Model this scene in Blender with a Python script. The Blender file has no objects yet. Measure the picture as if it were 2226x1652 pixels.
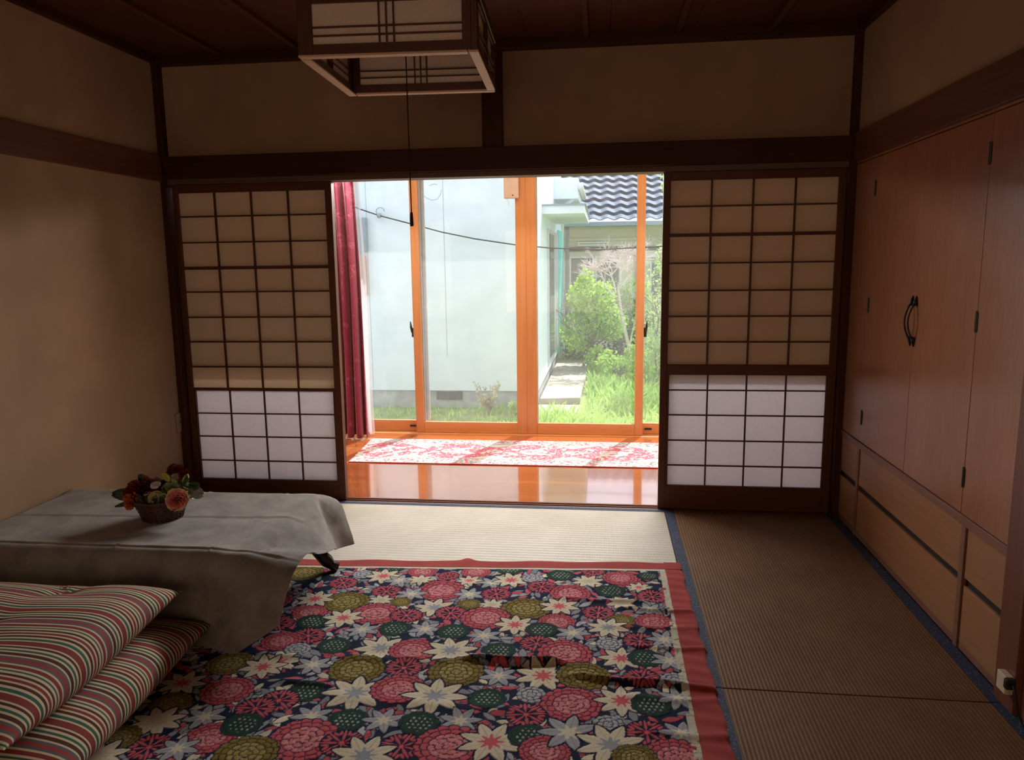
import bpy, math, random
import numpy as np
from math import sin, cos, pi, radians
from mathutils import Vector, Matrix

# ------------------------------------------------------------------ camera, sky, sun, exposure
sc = bpy.context.scene
COL = sc.collection
cam_d = bpy.data.cameras.new('camera'); cam = bpy.data.objects.new('camera', cam_d); COL.objects.link(cam)
YAW, PITCH, ROLL = -0.1215, -0.1561, -0.0126
_f = Vector((sin(YAW)*cos(PITCH), cos(YAW)*cos(PITCH), sin(PITCH)))
_r = Vector((cos(YAW), -sin(YAW), 0)); _u = _r.cross(_f)
_r2 = _r*cos(ROLL) + _u*sin(ROLL); _u2 = _u*cos(ROLL) - _r*sin(ROLL)
cam.matrix_world = Matrix(((_r2.x, _u2.x, -_f.x, 0), (_r2.y, _u2.y, -_f.y, 0), (_r2.z, _u2.z, -_f.z, 1.334), (0, 0, 0, 1)))
cam_d.sensor_width = 36.0; cam_d.lens = 1633.2/2226*36; cam_d.clip_start = .02; cam_d.clip_end = 300
sc.camera = cam
w = bpy.data.worlds.new('sky'); sc.world = w; w.use_nodes = True
bg = w.node_tree.nodes['Background']; bg.inputs[0].default_value = (.80, .89, 1, 1); bg.inputs[1].default_value = 1.95
sd = bpy.data.lights.new('sun', 'SUN'); sd.energy = 9.5; sd.angle = radians(.6); sd.color = (1, .95, .86)
sun = bpy.data.objects.new('sun', sd); COL.objects.link(sun)
SUN_TO = Vector((.355*cos(radians(53)), .935*cos(radians(53)), sin(radians(53))))
sun.rotation_euler = SUN_TO.to_track_quat('Z', 'Y').to_euler(); sun.location = (3, 12, 12)
# added warm fill behind the camera, standing in for light from an unseen room
ad = bpy.data.lights.new('rear_fill_light', 'AREA'); ad.shape = 'RECTANGLE'; ad.size = 2.6; ad.size_y = 1.5
ad.energy = 24; ad.color = (1, .66, .42)
al = bpy.data.objects.new('rear_fill_light', ad); COL.objects.link(al); al.location = (-.5, -2.6, 1.15); al.rotation_euler = (radians(90), 0, 0)
# extra soft lamp added under the veranda ceiling to boost the daylight indoors
vd = bpy.data.lights.new('veranda_fill_light', 'AREA'); vd.shape = 'RECTANGLE'; vd.size = 3.5; vd.size_y = .22; vd.energy = 112; vd.color = (1, .93, .86)
vl = bpy.data.objects.new('veranda_fill_light', vd); COL.objects.link(vl); vl.location = (-.58, 5.45, 2.07); vl.rotation_euler = (radians(-62), 0, 0)
vs = sc.view_settings; vs.view_transform = 'Standard'; vs.look = 'None'; vs.exposure = 0; vs.gamma = 1; vs.use_curve_mapping = False
cy = sc.cycles; cy.use_denoising = True; cy.max_bounces = 10; cy.diffuse_bounces = 6; cy.transparent_max_bounces = 24; cy.sample_clamp_indirect = 6; cy.caustics_reflective = False; cy.caustics_refractive = False

# ------------------------------------------------------------------ materials
def srgb(r, g, b):
    f = lambda c: (c/255/12.92) if c/255 <= .04045 else ((c/255+.055)/1.055)**2.4
    return (f(r), f(g), f(b), 1)
class NT:
    def __init__(s, name):
        s.m = bpy.data.materials.new(name); s.m.use_nodes = True; s.t = s.m.node_tree; s.b = s.t.nodes['Principled BSDF']; s.o = s.t.nodes['Material Output']
    def n(s, typ, **kw):
        nd = s.t.nodes.new(typ)
        for k, v in kw.items():
            if k.startswith('i_'): nd.inputs[k[2:].replace('_', ' ')].default_value = v
            else: setattr(nd, k, v)
        return nd
    def l(s, a, b): s.t.links.new(a, b)
    def coords(s, scale=(1, 1, 1), kind='Object', rot=(0, 0, 0)):
        tc = s.n('ShaderNodeTexCoord'); mp = s.n('ShaderNodeMapping'); mp.inputs['Scale'].default_value = scale; mp.inputs['Rotation'].default_value = rot
        s.l(tc.outputs[kind], mp.inputs[0]); return mp.outputs[0]
    def noise(s, vec, scale, detail=4, rough=.55):
        t = s.n('ShaderNodeTexNoise', i_Scale=scale, i_Detail=detail, i_Roughness=rough); s.l(vec, t.inputs['Vector']); return t.outputs['Fac']
    def ramp(s, fac, stops, interp='LINEAR'):
        r = s.n('ShaderNodeValToRGB'); r.color_ramp.interpolation = interp; e = r.color_ramp.elements
        while len(e) < len(stops): e.new(.5)
        for k, (p, c) in enumerate(stops): e[k].position = p; e[k].color = c if len(c) == 4 else (*c, 1)
        s.l(fac, r.inputs[0]); return r.outputs[0]
    def bump(s, h, strength=.3, dist=.002):
        b = s.n('ShaderNodeBump', i_Strength=strength, i_Distance=dist); s.l(h, b.inputs['Height']); s.l(b.outputs[0], s.b.inputs['Normal']); return b
    def mul(s, a, b, op='MULTIPLY'):
        m = s.n('ShaderNodeMath', operation=op)
        for k, v in enumerate((a, b)):
            if isinstance(v, (int, float)): m.inputs[k].default_value = v
            else: s.l(v, m.inputs[k])
        return m.outputs[0]
    def set(s, col=None, rough=.6, spec=.5, coat=0, coatr=.1, metal=0):
        if col is not None:
            if isinstance(col, (tuple, list)): s.b.inputs['Base Color'].default_value = col
            else: s.l(col, s.b.inputs['Base Color'])
        s.b.inputs['Roughness'].default_value = rough; s.b.inputs['Specular IOR Level'].default_value = spec
        s.b.inputs['Coat Weight'].default_value = coat; s.b.inputs['Coat Roughness'].default_value = coatr; s.b.inputs['Metallic'].default_value = metal
        return s.m
def plain(name, col, rough=.6, spec=.4, metal=0, var=.12, scale=20, bump=0):
    t = NT(name); v = t.coords(); f = t.noise(v, scale)
    c = t.ramp(f, [(.3, tuple(x*(1-var) for x in col[:3])), (.7, tuple(min(1, x*(1+var)) for x in col[:3]))])
    if bump: t.bump(f, bump, .003)
    return t.set(c, rough, spec, metal=metal)
def wood(name, c1, c2, axis, rough=.45, spec=.4, coat=0, fine=60, contrast=(.35, .68), bump=.15, coatr=.1):
    t = NT(name); sc_ = [1, 1, 1]; sc_['xyz'.index(axis)] = .05
    v = t.coords(tuple(sc_)); f = t.noise(v, fine, 5, .6); v2 = t.coords(tuple(x*(.3 if x == 1 else .6) for x in sc_)); g = t.noise(v2, 14, 3, .5)
    h = t.mul(t.mul(f, .6), t.mul(g, .4), 'ADD')
    c = t.ramp(h, [(contrast[0], c1), (contrast[1], c2)]); t.bump(f, bump, .0008)
    return t.set(c, rough, spec, coat, coatr)
def emis_free_glass(name, tint=(.94, .97, 1.0), haze=.055, refl=.07):
    t = NT(name); nt = t.t; nt.nodes.remove(t.b)
    tr = t.n('ShaderNodeBsdfTransparent'); tr.inputs[0].default_value = (*tint, 1)
    gl = t.n('ShaderNodeBsdfGlossy', i_Roughness=.01); gl.inputs[0].default_value = (1, 1, 1, 1)
    lw = t.n('ShaderNodeLayerWeight', i_Blend=.5)
    fm = t.mul(t.mul(t.mul(lw.outputs['Facing'], 5, 'POWER'), .9), .022, 'ADD')
    m1 = t.n('ShaderNodeMixShader'); t.l(fm, m1.inputs[0]); t.l(tr.outputs[0], m1.inputs[1]); t.l(gl.outputs[0], m1.inputs[2])
    df = t.n('ShaderNodeBsdfDiffuse'); df.inputs[0].default_value = (.9, .92, .92, 1); tl = t.n('ShaderNodeBsdfTranslucent'); tl.inputs[0].default_value = (.95, .95, .93, 1)
    m2 = t.n('ShaderNodeMixShader', i_Fac=.6); t.l(df.outputs[0], m2.inputs[1]); t.l(tl.outputs[0], m2.inputs[2])
    v = t.coords(); nz = t.noise(v, 2.2, 6, .65); hz = t.ramp(nz, [(.3, (haze*.6,)*3), (.7, (haze*1.4,)*3)])
    m3 = t.n('ShaderNodeMixShader'); t.l(hz, m3.inputs[0]); t.l(m1.outputs[0], m3.inputs[1]); t.l(m2.outputs[0], m3.inputs[2]); t.l(m3.outputs[0], t.o.inputs[0])
    return t.m
def paper(name, col, trans, fib=90):
    t = NT(name); nt = t.t; nt.nodes.remove(t.b); v = t.coords(); f = t.noise(v, fib, 6, .7)
    c = t.ramp(f, [(.3, tuple(x*.93 for x in col)), (.7, col)])
    df = t.n('ShaderNodeBsdfDiffuse'); tl = t.n('ShaderNodeBsdfTranslucent'); t.l(c, df.inputs[0]); t.l(c, tl.inputs[0])
    m = t.n('ShaderNodeMixShader', i_Fac=trans); t.l(df.outputs[0], m.inputs[1]); t.l(tl.outputs[0], m.inputs[2]); t.l(m.outputs[0], t.o.inputs[0]); return t.m
M = {}
def plaster(name, c1, c2):
    t = NT(name); v = t.coords(); f = t.noise(v, 260, 3, .7); g = t.noise(v, 3, 3); c = t.ramp(g, [(.35, c1), (.65, c2)]); t.bump(f, .2, .001); return t.set(c, .9, .15)
M['plaster'] = plaster('sand_plaster', (.37, .245, .155), (.43, .29, .188))
M['veranda_plaster'] = plaster('veranda_plaster', (.68, .64, .56), (.74, .70, .62))
M['dark_x'] = wood('dark_cedar_x', (.040, .012, .006), (.075, .024, .012), 'x', .5, .2)
M['dark_y'] = wood('dark_cedar_y', (.10, .032, .017), (.17, .06, .033), 'y', .45, .3)
M['dark_z'] = wood('dark_cedar_z', (.045, .013, .007), (.085, .026, .013), 'z', .5, .2)
M['post_z'] = wood('red_post_wood', (.13, .040, .022), (.19, .065, .035), 'z', .4)
M['ceiling_wood'] = wood('ceiling_boards', (.055, .014, .006), (.105, .028, .012), 'y', .5)
M['batten'] = wood('ceiling_batten', (.065, .017, .008), (.10, .026, .013), 'y', .4)
M['door_wood'] = wood('cupboard_veneer', (.27, .11, .058), (.45, .215, .125), 'z', .24, .5, fine=150, contrast=(.26, .74), bump=.06)
M['drawer_wood'] = wood('drawer_veneer', (.32, .155, .075), (.40, .20, .10), 'y', .4, .4, fine=50)
M['rail_wood'] = wood('cupboard_rail', (.20, .09, .065), (.27, .13, .095), 'y', .4)
M['black_gap'] = plain('dark_recess_wood', (.02, .012, .008, 1), .8)
M['paper_front'] = paper('washi_paper', (.88, .86, .90), .40)
M['paper_upper'] = paper('upper_washi_paper', (.88, .77, .64), .27)  # warmer and less translucent than the lower paper
M['paper_lamp'] = paper('lamp_paper', (.90, .80, .76), .5)
M['shoji_z'] = wood('shoji_frame_wood', (.085, .026, .013), (.15, .05, .024), 'z', .45, .3)
M['shoji_x'] = wood('shoji_rail_wood', (.085, .026, .013), (.15, .05, .024), 'x', .45, .3)
M['lattice'] = wood('lattice_wood', (.07, .020, .010), (.12, .038, .02), 'z', .45)
M['lattice_x'] = wood('lattice_wood_x', (.07, .020, .010), (.12, .038, .02), 'x', .45)
M['raw_x'] = wood('raw_lamp_wood', (.66, .42, .29), (.8, .55, .4), 'x', .5)
M['orange_z'] = wood('orange_sash_wood', (.56, .22, .07), (.68, .30, .11), 'z', .28, .5, .4, 45)
M['orange_x'] = wood('orange_sash_wood_x', (.58, .24, .075), (.70, .32, .12), 'x', .28, .5, .4, 45)
M['glass'] = emis_free_glass('window_glass')
M['clear_glass'] = emis_free_glass('screen_glass', haze=.02)
M['black_metal'] = plain('black_iron', (.012, .011, .011, 1), .45, .5, var=.3)
M['aluminium'] = plain('aluminium', (.55, .60, .66, 1), .4, .5, .3)
M['ivory'] = plain('ivory_plastic', (.62, .54, .42, 1), .45, .4, var=.04)
M['plate'] = plain('wall_coloured_plastic', (.36, .26, .17, 1), .5, .3, var=.03)
M['beige'] = plain('beige_plastic', (.66, .50, .40, 1), .5, .3, var=.04)
M['white_plastic'] = plain('white_plastic', (.8, .78, .76, 1), .4, .4, var=.03)
M['black_cord'] = plain('black_cord', (.012, .01, .01, 1), .6)
M['cord_red'] = plain('dark_cord', (.02, .012, .010, 1), .6)
def tatami(name, axis, pitch, c1, c2, rough):
    t = NT(name); sc_ = (1, 1, 1); k = 2*pi/pitch
    tc = t.n('ShaderNodeTexCoord'); sp = t.n('ShaderNodeSeparateXYZ'); t.l(tc.outputs['Object'], sp.inputs[0])
    a = sp.outputs[1 if axis == 'x' else 0]; b_ = sp.outputs[0 if axis == 'x' else 1]
    s1 = t.mul(t.mul(a, k), 0, 'ADD');
    sn = t.n('ShaderNodeMath', operation='SINE'); t.l(s1, sn.inputs[0])
    s2 = t.n('ShaderNodeMath', operation='SINE'); t.l(t.mul(b_, 2*pi/.006), s2.inputs[0])
    v = t.coords((1, 1, 1)); mp = t.coords((3, 220, 1) if axis == 'x' else (220, 3, 1)); f = t.noise(mp, 2, 3, .6); g = t.noise(v, 4, 2)
    base = t.mul(t.mul(f, .6), t.mul(g, .4), 'ADD'); h = t.mul(base, t.mul(sn.outputs[0], .07 if axis == 'x' else .035), 'ADD')
    c = t.ramp(h, [(.30, c1), (.70, c2)])
    hh = t.mul(sn.outputs[0], t.mul(s2.outputs[0], .35), 'ADD'); t.bump(hh, .8 if axis == 'x' else .45, .0011)
    return t.set(c, rough, .55 if axis == 'x' else .2)
M['tatami_x'] = tatami('rush_mat_across', 'x', .03, (.44, .40, .32), (.64, .60, .52), .40)  # same rush as the side mats, paled to paint in doorway light
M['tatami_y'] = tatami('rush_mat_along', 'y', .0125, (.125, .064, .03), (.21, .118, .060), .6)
def heri():
    t = NT('blue_mat_border'); v = t.coords((1, 1, 1)); vo = t.n('ShaderNodeTexVoronoi', i_Scale=120.0); t.l(v, vo.inputs['Vector'])
    c = t.ramp(vo.outputs['Distance'], [(.20, (.15, .19, .28)), (.32, (.026, .040, .085))]); return t.set(c, .7, .3)
M['heri'] = heri()
def floorwood():
    t = NT('glossy_floor_boards'); v = t.coords((1, 1, 1)); br = t.n('ShaderNodeTexBrick', offset=.37, i_Scale=1.0); t.l(v, br.inputs['Vector'])
    br.inputs['Color1'].default_value = (.46, .155, .05, 1); br.inputs['Color2'].default_value = (.38, .115, .035, 1); br.inputs['Mortar'].default_value = (.13, .04, .012, 1)
    br.inputs['Mortar Size'].default_value = .0018; br.inputs['Brick Width'].default_value = .9; br.inputs['Row Height'].default_value = .075
    f = t.noise(t.coords((.6, 14, 1)), 6, 4, .6); mx = t.n('ShaderNodeMix', data_type='RGBA', blend_type='MULTIPLY'); mx.inputs[0].default_value = .55
    t.l(br.outputs[0], mx.inputs[6]); t.l(t.ramp(f, [(.3, (.62, .55, .5)), (.7, (1.15, 1.1, 1.0))]), mx.inputs[7])
    wv = t.noise(t.coords((1.2, 6, 1)), 1.6, 2); t.bump(wv, .12, .002); t.b.inputs['Coat IOR'].default_value = 1.85; return t.set(mx.outputs[2], .14, .7, 1, .05)
M['floor'] = floorwood()
def fabric(name, c1, c2, rough=.95, sheen=.3, sc_=9, weave=900):
    t = NT(name); v = t.coords(); f = t.noise(v, sc_, 5, .6); c = t.ramp(f, [(.35, c1), (.65, c2)]); g = t.noise(v, weave, 2); t.bump(g, .25, .0006)
    t.set(c, rough, .2); t.b.inputs['Sheen Weight'].default_value = sheen; return t.m
M['grey_cloth'] = fabric('grey_suede_cloth', (.19, .183, .177), (.32, .31, .30))
def velvet():
    t = NT('crimson_damask'); v = t.coords((1, .4, 1)); n1 = t.noise(v, 26, 2, .6); vo = t.n('ShaderNodeTexVoronoi', i_Scale=14.0, feature='SMOOTH_F1'); t.l(v, vo.inputs['Vector'])
    h = t.mul(n1, vo.outputs['Distance'], 'ADD'); c = t.ramp(h, [(.62, (.20, .012, .042)), (.70, (.36, .065, .11)), (.80, (.22, .014, .046))]); t.set(c, .6, .3); t.b.inputs['Sheen Weight'].default_value = .5; return t.m
M['curtain'] = velvet()
def attr_mat(name, bumpf=500, rough=.95):
    t = NT(name); a = t.n('ShaderNodeAttribute', attribute_name='dye'); g = t.noise(t.coords(), bumpf, 2); t.bump(g, .5, .0012); t.l(a.outputs['Color'], t.b.inputs['Base Color'])
    t.set(None, rough, .15); return t.m
M['rug'] = attr_mat('woven_flower_rug'); M['runner'] = attr_mat('woven_runner'); M['rug_border'] = fabric('red_rug_border', (.29, .036, .036), (.37, .05, .048), sheen=.1)
def stripes():
    t = NT('striped_cushion_cotton'); tc = t.n('ShaderNodeTexCoord'); sp = t.n('ShaderNodeSeparateXYZ'); t.l(tc.outputs['UV'], sp.inputs[0])
    fr = t.n('ShaderNodeMath', operation='FRACT'); t.l(t.mul(sp.outputs[1], 1/.20), fr.inputs[0])
    cr, gn, rd, br_, pk, bl = (.72, .62, .44), (.05, .15, .11), (.27, .055, .05), (.10, .04, .025), (.38, .07, .075), (.14, .15, .17)
    seq = [(rd, 10), (cr, 3), (gn, 5), (cr, 4), (br_, 5), (cr, 3), (rd, 5), (cr, 3), (br_, 4), (cr, 4), (gn, 3), (cr, 3), (rd, 6), (cr, 3), (bl, 4), (pk, 6), (bl, 4), (cr, 3), (br_, 6), (cr, 3), (gn, 4), (cr, 4), (br_, 4), (cr, 3)]
    tot = sum(x[1] for x in seq); p = 0; st = []
    for c, wd in seq: st.append((p/tot, c)); p += wd
    c = t.ramp(fr.outputs[0], st, 'CONSTANT'); g = t.noise(t.coords(), 700, 2); t.bump(g, .3, .0008); return t.set(c, .85, .25)
M['stripes'] = stripes()
M['wicker'] = wood('dark_wicker', (.035, .014, .014), (.12, .06, .06), 'z', .4, .5, fine=200)
def leafm(name, c, rough=.5): return plain(name, (*c, 1), rough, .4, var=.3, scale=60)
for k, c in dict(rose=(.20, .012, .028), wine=(.11, .012, .035), flame=(.62, .15, .03), cream=(.62, .55, .30), peony=(.95, .34, .32), peony_rim=(.85, .66, .46), sage=(.36, .42, .22), dleaf=(.05, .085, .05), yleaf=(.50, .55, .09), pale=(.68, .68, .76), brown=(.18, .09, .05), grleaf=(.28, .33, .28)).items(): M[k] = leafm('silk_'+k, c)
M['table_wood'] = plain('black_lacquer', (.012, .010, .010, 1), .25, .5)

# ------------------------------------------------------------------ mesh helpers
ORG = {}
class MB:
    def __init__(s): s.v = []; s.f = []; s.uv = None
    def add(s, v, f):
        o = len(s.v); s.v += [tuple(p) for p in v]; s.f += [tuple(i+o for i in q) for q in f]; return s
    def box(s, x0, x1, y0, y1, z0, z1):
        v = [(x, y, z) for x in (x0, x1) for y in (y0, y1) for z in (z0, z1)]
        return s.add(v, [(0, 1, 3, 2), (4, 6, 7, 5), (0, 4, 5, 1), (2, 3, 7, 6), (0, 2, 6, 4), (1, 5, 7, 3)])
    def tube(s, pts, r, n=8, cap=True):
        P = [Vector(p) for p in pts]; rs = r if isinstance(r, (list, tuple)) else [r]*len(P); rings = []; up = Vector((0, 0, 1)); prev = None
        for k, p in enumerate(P):
            d = (P[min(k+1, len(P)-1)]-P[max(k-1, 0)]).normalized()
            a = d.cross(up if abs(d.z) < .95 else Vector((1, 0, 0))).normalized() if prev is None else (prev - d*prev.dot(d)).normalized()
            prev = a; b = d.cross(a); rings.append([p+(a*cos(t)+b*sin(t))*rs[k] for t in [2*pi*i/n for i in range(n)]])
        v = [q for R_ in rings for q in R_]; f = []
        for k in range(len(P)-1):
            for i in range(n): f.append((k*n+i, k*n+(i+1) % n, (k+1)*n+(i+1) % n, (k+1)*n+i))
        if cap: f += [tuple(range(n-1, -1, -1)), tuple(range((len(P)-1)*n, len(P)*n))]
        return s.add(v, f)
    def lathe(s, prof, c, n=24, axis='z'):
        v = [(c[0]+r*cos(2*pi*i/n), c[1]+r*sin(2*pi*i/n), c[2]+z) for r, z in prof for i in range(n)]
        f = [(k*n+i, k*n+(i+1) % n, (k+1)*n+(i+1) % n, (k+1)*n+i) for k in range(len(prof)-1) for i in range(n)]
        return s.add(v, f)
    def grid(s, fn, nu, nv):
        v = [fn(i/(nu-1), j/(nv-1)) for j in range(nv) for i in range(nu)]
        return s.add(v, [(j*nu+i, j*nu+i+1, (j+1)*nu+i+1, (j+1)*nu+i) for j in range(nv-1) for i in range(nu-1)])
    def build(s, name, mat, parent=None, smooth=False, bevel=0, solid=0, loc=None):
        v = np.array(s.v, dtype=float)
        if parent is not None: org = ORG[parent.name]
        else: org = np.array(loc if loc is not None else ((v[:, 0].min()+v[:, 0].max())/2, (v[:, 1].min()+v[:, 1].max())/2, v[:, 2].min()))
        me = bpy.data.meshes.new(name); me.from_pydata((v-org).tolist(), [], s.f); me.materials.append(mat)
        if s.uv is not None:
            ul = me.uv_layers.new(name='uv'); li = np.empty(len(me.loops), dtype=np.int32); me.loops.foreach_get('vertex_index', li)
            ul.data.foreach_set('uv', np.array(s.uv)[li].astype(np.float32).ravel())
        if smooth: me.polygons.foreach_set('use_smooth', [True]*len(me.polygons))
        o = bpy.data.objects.new(name, me); COL.objects.link(o)
        if parent is not None: o.parent = parent
        else: o.location = org
        ORG[o.name] = org
        if bevel: b = o.modifiers.new('bevel', 'BEVEL'); b.width = bevel; b.segments = 2; b.limit_method = 'ANGLE'; b.angle_limit = radians(50)
        if solid: b = o.modifiers.new('thickness', 'SOLIDIFY'); b.thickness = solid; b.offset = 0
        return o
def B(*a): return MB().box(*a)
def empty(name, loc):
    o = bpy.data.objects.new(name, None); COL.objects.link(o); o.location = loc; o.empty_display_size = .1; ORG[o.name] = np.array(loc, float); return o
def tag(o, label, cat, group=None, kind=None):
    o['label'] = label; o['category'] = cat
    if group: o['group'] = group
    if kind: o['kind'] = kind
    return o
def struct(o): o['kind'] = 'structure'; return o
XL, XR, D = -2.39, 1.22, 3.97
# ------------------------------------------------------------------ room shell
RY = -1.9                                             # rear end of the room (behind the camera)
struct(B(XL-.1, XR+.6, RY, 4.03, -.12, -.055).build('floor', M['black_gap']))
struct(B(-2.75, 1.6, 4.03, 5.80, -.055, .0).build('floor', M['floor']))                         # veranda floor
struct(B(XL-.1, XL, RY, 3.97, -.055, 2.44).build('wall_left', M['plaster']))
struct(B(XR, XR+.6, RY, 2.18, -.055, 2.44).build('wall_right', M['plaster']))
struct(B(XR, XR+.6, 2.18, 3.97, 1.925, 2.44).build('wall_right', M['plaster']))
struct(B(XL-.4, XR+.6, 3.985, 4.045, 1.90, 2.5).build('wall_back', M['plaster']))
mb = MB(); mb.box(XL-.1, -1.9, RY-.1, RY, -.055, 2.44); mb.box(.95, XR+.6, RY-.1, RY, -.12, 2.44); mb.box(-1.9, .95, RY-.1, RY, 1.95, 2.44)
struct(mb.build('wall_rear', M['plaster']))
mb = MB()
for k in range(9):
    x0 = XL+k*.403
    mb.box(x0+.001, x0+.402, RY, 3.97, 2.435, 2.455)
mb.box(XL-.1, XR+.6, RY-.1, 4.0, 2.455, 2.52)
struct(mb.build('ceiling', M['ceiling_wood']))
for x in (-1.99, -1.55, -1.11, -.09, .35, .79): struct(B(x-.014, x+.014, RY, 3.93, 2.412, 2.437).build('trim_1', M['batten'], bevel=.003))
struct(B(XL, XR, 3.925, 3.985, 2.385, 2.44).build('trim_2', M['dark_x'], bevel=.003))            # ceiling moulding, far side
struct(B(XL, XL+.035, RY, 3.925, 2.395, 2.44).build('trim_3', M['dark_x'], bevel=.003))
struct(B(XR-.035, XR, RY, 3.925, 2.395, 2.44).build('trim_4', M['dark_x'], bevel=.003))
struct(B(XL+.031, XR-.030, 3.925, 3.984, 1.80, 1.915).build('trim_5', M['dark_x'], bevel=.003))    # lintel band on the far wall
struct(B(XL+.031, XR-.030, 3.955, 4.06, 1.772, 1.80).build('trim_6', wood('lit_track_beam', (.10, .05, .04), (.17, .10, .08), 'x', .5), bevel=.002))  # lighter than the lintel band: its lit underside is put into the colour
struct(B(XL, XL+.02, RY, 3.93, 1.785, 1.922).build('trim_7', M['dark_y'], bevel=.003))           # picture rail left
struct(B(XR-.02, XR, RY, 3.93, 1.79, 1.926).build('trim_8', M['dark_y'], bevel=.003))
struct(B(XL, XL+.032, 3.935, 4.05, -.05, 2.40).build('trim_9', M['dark_z'], bevel=.002))          # corner posts
struct(B(XR-.03, XR, 3.935, 4.05, -.05, 2.40).build('trim_10', M['dark_z'], bevel=.002))
struct(B(-.62, -.515, 3.945, 3.985, 1.915, 2.39).build('trim_11', M['dark_z'], bevel=.003))     # short post over the opening
struct(B(XR-.02, XR+.1, 2.184, 2.298, -.05, 2.40).build('trim_12', M['post_z'], bevel=.004))    # big post right
mb = MB(); mb.box(XL, XR, 3.97, 3.985, -.05, 0); mb.box(XL, XR, 3.985, 4.005, -.05, -.006); mb.box(XL, XR, 4.005, 4.012, -.05, 0); mb.box(XL, XR, 4.012, 4.032, -.05, -.006); mb.box(XL, XR, 4.032, 4.045, -.05, .002)
struct(mb.build('trim_13', wood('sill_wood', (.16, .075, .05), (.26, .13, .09), 'x', .3)))        # grooved threshold
# veranda shell
struct(B(-2.85, -2.75, 4.0, 5.80, -.05, 2.3).build('wall_veranda_left', M['veranda_plaster']))
struct(B(1.6, 1.7, 4.0, 5.80, -.05, 2.3).build('wall_veranda_right', M['veranda_plaster']))
struct(B(-2.85, 1.7, 4.045, 5.80, 2.22, 2.3).build('ceiling_veranda', M['veranda_plaster']))
struct(B(-2.85, 1.7, 5.66, 5.80, 2.04, 2.22).build('trim_14', M['orange_x']))
struct(B(-2.85, -2.33, 5.68, 5.80, -.05, 2.04).build('wall_veranda_front', M['veranda_plaster']))
struct(B(1.2, 1.7, 5.68, 5.80, -.05, 2.04).build('wall_veranda_front', M['veranda_plaster']))
struct(B(-2.75, 1.6, 5.665, 5.835, -.40, .004).build('trim_15', M['orange_x'], bevel=.003))      # window sill on the floor
struct(B(-3.6, 2.4, 5.80, 6.36, 2.26, 2.36).build('ceiling_eave', plain('eave_boards', (.35, .28, .2, 1), .8)))
struct(B(-3.6, 2.4, 5.80, 5.95, -.46, -.40).build('trim_16', plain('footing', (.4, .4, .38, 1), .9)))
# four sliding sashes
def sash(n, x0, x1, y, ls, rs, latch=None, mark=None):
    e = empty('window_%d' % n, ((x0+x1)/2, y, 0.005)); struct(e)
    y0, y1 = y-.017, y+.017
    B(x0, x0+ls, y0, y1, .005, 2.04).build('stile', M['orange_z'], e, bevel=.003)
    B(x1-rs, x1, y0, y1, .005, 2.04).build('stile', M['orange_z'], e, bevel=.003)
    B(x0+ls, x1-rs, y0+.002, y1-.002, .005, .092).build('bottom_rail', M['orange_x'], e, bevel=.003)
    B(x0+ls, x1-rs, y0+.002, y1-.002, 1.98, 2.04).build('top_rail', M['orange_x'], e, bevel=.003)
    B(x0+ls-.004, x1-rs+.004, y-.0025, y+.0025, .088, 1.985).build('pane', M['glass'], e)
    B(x0+ls, x0+ls+.006, y1-.004, y1+.012, .09, 1.98).build('outer_edge', M['aluminium'], e)
    if latch:
        k = MB(); k.box(latch-.008, latch+.008, y0-.012, y0, .775, .835); k.tube([(latch-.004, y0-.016, .80), (latch-.016, y0-.026, .83), (latch-.020, y0-.030, .872)], [.010, .007, .004])
        k.build('latch', M['black_metal'], e, smooth=True)
    if mark: B(mark-.028, mark+.028, y0-.003, y0+.001, .040, .055).build('finger_slot', M['black_metal'], e)
    return e
cs = sash(1, -2.33, -1.41, 5.765, .065, .06, mark=-1.50)
B(-1.402, -1.368, 5.772, 5.790, .09, 1.98).build('outer_cover_strip', M['aluminium'], cs, bevel=.002)
s2 = sash(2, -1.465, -.580, 5.715, .065, .077)
s3 = sash(3, -.580, .305, 5.715, .080, .060)
sash(4, .245, 1.20, 5.765, .06, .065, mark=.35)
for x, nm in ((-1.475, 'left'), (.317, 'right')):
    k = MB(); k.box(x-.010, x+.010, 5.728, 5.748, .76, .83); s_ = -1 if x < 0 else 1
    k.tube([(x, 5.72, .80), (x+s_*.008, 5.705, .84), (x+s_*.010, 5.70, .885)], [.012, .009, .004])
    k.build('latch', M['black_metal'], s2 if x < 0 else s3, smooth=True)
# ------------------------------------------------------------------ tatami mats
def mat(x0, x1, y0, y1, axis, label, borders):
    e = empty('tatami_mat', ((x0+x1)/2, (y0+y1)/2, -.055)); tag(e, label, 'tatami mat', 'tatami mats on the floor')
    xa, xb, ya, yb = x0, x1, y0, y1; bw = .045
    if 'l' in borders: B(x0, x0+bw, y0, y1, -.055, .001).build('border', M['heri'], e); xa += bw
    if 'r' in borders: B(x1-bw, x1, y0, y1, -.055, .001).build('border', M['heri'], e); xb -= bw
    if 't' in borders: B(x0, x1, y1-.035, y1, -.055, .001).build('border', M['heri'], e); yb -= .035
    if 'b' in borders: B(x0, x1, y0, y0+.035, -.055, .001).build('border', M['heri'], e); ya += .035
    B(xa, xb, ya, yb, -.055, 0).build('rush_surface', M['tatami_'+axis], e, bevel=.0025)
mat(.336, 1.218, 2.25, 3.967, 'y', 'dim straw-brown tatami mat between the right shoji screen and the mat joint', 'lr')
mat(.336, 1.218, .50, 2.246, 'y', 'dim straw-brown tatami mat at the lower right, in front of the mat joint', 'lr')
mat(-1.62, .334, 3.085, 3.967, 'x', 'tatami mat in front of the open doorway, doorway light painted into its pale rush', 'tb')
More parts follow.
